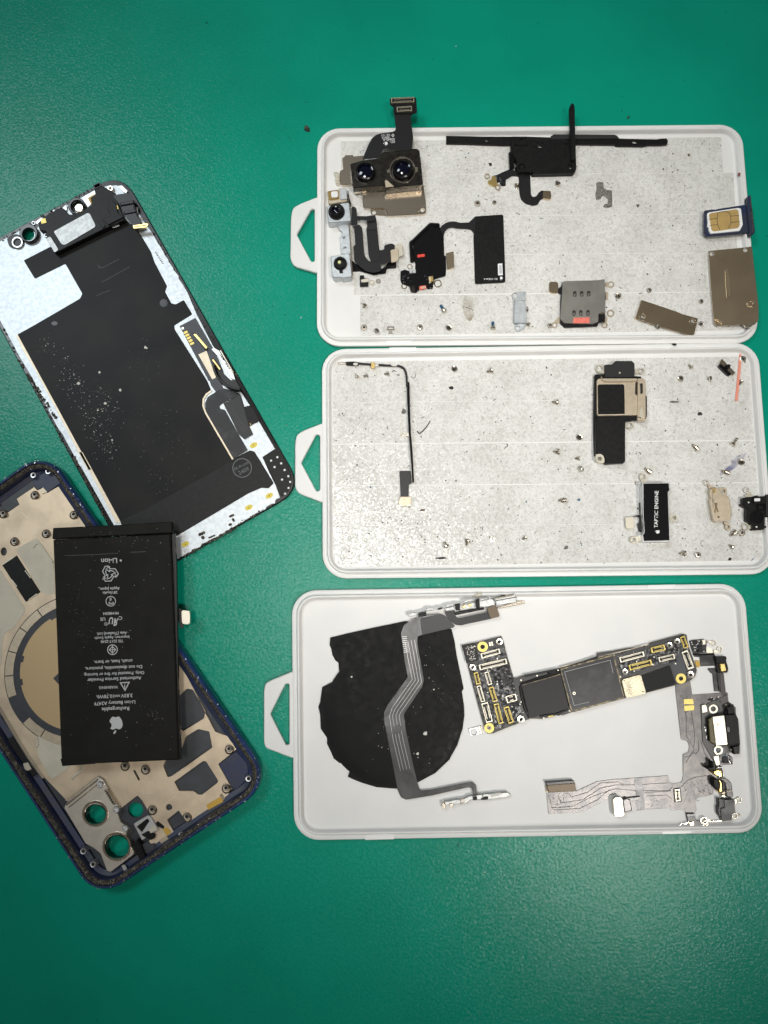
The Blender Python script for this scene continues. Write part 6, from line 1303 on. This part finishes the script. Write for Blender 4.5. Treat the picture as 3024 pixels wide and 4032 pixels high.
T1, T2 = 'in the top tray', 'in the middle tray'
screw('pan', Q4, 880, 1030, 'tilt', 260, 'screw tucked against the left edge of the hooked black flex')
screw('pan', Q4, 1355, 1005, 'tilt', 240, 'shiny screw standing below the black antenna plate')
screw('flat', Q4, 415, 1240, 'up', 0, 'dark flat disc screw left of the hooked black flex')
screw('small', Q4, 612, 1232, 'up', 0, 'small dull screw between the dark disc screw and the hooked flex')
screw('small', B, 515, 693, 'tilt', 230, 'small screw alone at the left of the lowest film strip, top tray')
screw('flat', B, 506, 843, 'up', 0, 'dull grey screw head in the bottom left corner of the top tray film')
screw('dull', B, 597, 868, 'tilt', 200, 'dark tilted screw beside the H shaped spring clip')
screw('pan', B, 887, 843, 'up', 0, 'round cross head screw seen from above near the bottom rim, top tray')
screw('pan', B, 1083, 852, 'tilt', 60, 'screw leaning beside the round cross head screw, top tray')
screw('blue', B, 1056, 740, 'side', 118, 'screw with blue thread pointing up and left under the antenna pad')
screw('blue', B, 1384, 860, 'side', 88, 'screw with blue thread pointing up beside the zinc bracket')
screw('dull', B, 1624, 720, 'side', 180, 'dark screw peeking out behind the zinc bracket')
screw('small', D, 152, 765, 'side', 45, 'small screw leaning on the lower foot of the zinc bracket')
screw('pan', D, 721, 583, 'tilt', 90, 'shiny screw right of the card reader')
screw('small', D, 1243, 612, 'up', 0, 'small pale screw between the slanted cover plate and the slotted shield plate')
screw('dull', D, 918, 543, 'up', 0, 'black screw head above the slanted cover plate')
screw('dull', D, 295, 764, 'up', 0, 'dark screw beside the lower left eye of the card reader')
screw('dull', D, 972, 776, 'tilt', 120, 'dark screw half under the slanted cover plate')
screw('small', D, 1238, 755, 'tilt', 20, 'grey screw at the lower right end of the slanted cover plate')
screw('pan', E, 1122, 215, 'tilt', 90, 'shiny screw near the top rim of the middle tray, left one of two')
screw('pan', E, 1384, 220, 'side', 195, 'shiny screw near the top rim of the middle tray, right one of two')
screw('small', E, 462, 272, 'side', 110, 'leftmost of three screws under the short arm of the antenna strip')
screw('small', E, 535, 255, 'side', 190, 'middle one of three screws under the short arm of the antenna strip')
screw('small', E, 678, 243, 'side', 185, 'rightmost of three screws under the short arm of the antenna strip')
screw('pan', F, 1070, 702, 'side', 110, 'screw lying head down left, at the bottom of the middle tray')
screw('pan', F, 1214, 645, 'side', 255, 'screw lying with its shank towards the bottom rim, middle tray')
screw('white', F, 1388, 642, 'down', 0, 'bright white metal screw standing on its head, bottom of the middle tray')
screw('small', F, 1614, 630, 'side', 205, 'small screw right of the bright upended screw, bottom of the middle tray')
screw('pan', G, 234, 440, 'side', 175, 'screw left of the loudspeaker, highest of five')
screw('pan', G, 372, 680, 'tilt', 45, 'screw left of the loudspeaker, beside its lower chamber')
screw('pan', G, 242, 776, 'side', 180, 'screw left of the loudspeaker, furthest left and lowest')
screw('small', G, 380, 820, 'side', 180, 'screw left of the loudspeaker, just above the bright upended screw')
screw('white', G, 385, 892, 'down', 0, 'bright screw standing on its head below the loudspeaker')
screw('pan', G, 1065, 277, 'up', 0, 'golden round head screw right of the loudspeaker')
screw('small', G, 1144, 205, 'side', 130, 'tiny screw above and right of the golden round head screw')
screw('small', G, 1268, 278, 'tilt', 160, 'tiny screw below and left of the slide switch')
screw('small', G, 1482, 290, 'side', 240, 'tiny screw right of the coral red strip')
screw('white', G, 1492, 142, 'up', 0, 'pale screw in the top right corner of the middle tray')
screw('long', G, 1414, 730, 'side', 50, 'long screw pointing up and right near the right rim, middle tray')
screw('pan', G, 1475, 850, 'tilt', 60, 'bright screw lying on the purple ink smear')
screw('stud', G, 1184, 764, 'side', 130, 'stepped standoff between loudspeaker and long screw', name='standoff')
screw('stud', G, 1395, 922, 'side', 160, 'stepped standoff below the purple ink smear', name='standoff')
screw('stud', G, 865, 920, 'side', 140, 'stepped standoff above the top eye of the vibration motor', name='standoff')
screw('stud', H, 290, 380, 'side', 180, 'stepped standoff far left of the vibration motor', name='standoff')
screw('stud', H, 1446, 590, 'side', 215, 'stepped standoff under the gold bracket', name='standoff')
screw('pan', H, 1100, 742, 'side', 180, 'screw on its side below and right of the vibration motor')
screw('pan', H, 1183, 752, 'up', 0, 'round head screw below the vibration motor, right of another')
screw('small', H, 1424, 702, 'side', 145, 'small screw below the standoff and the dark disc')
screw('flat', H, 1486, 600, 'up', 0, 'dark flat disc screw under the black camera frame')
clp2 = thing('spring_clip', 'tiny H shaped steel spring clip near the bottom left of the top tray', 'clip', B.p(687, 860), FT)
part(clp2, 'clip_frame', m_screwd, stroke(B((668,840),(708,838),(710,856),(667,858)), 3.5, FT, 2.3, .08, closed=True)); part(clp2, 'clip_leg', m_screwd, pr(B((676,858),(698,858),(698,880),(706,886),(670,886),(678,878)), FT, 2.1, .08))
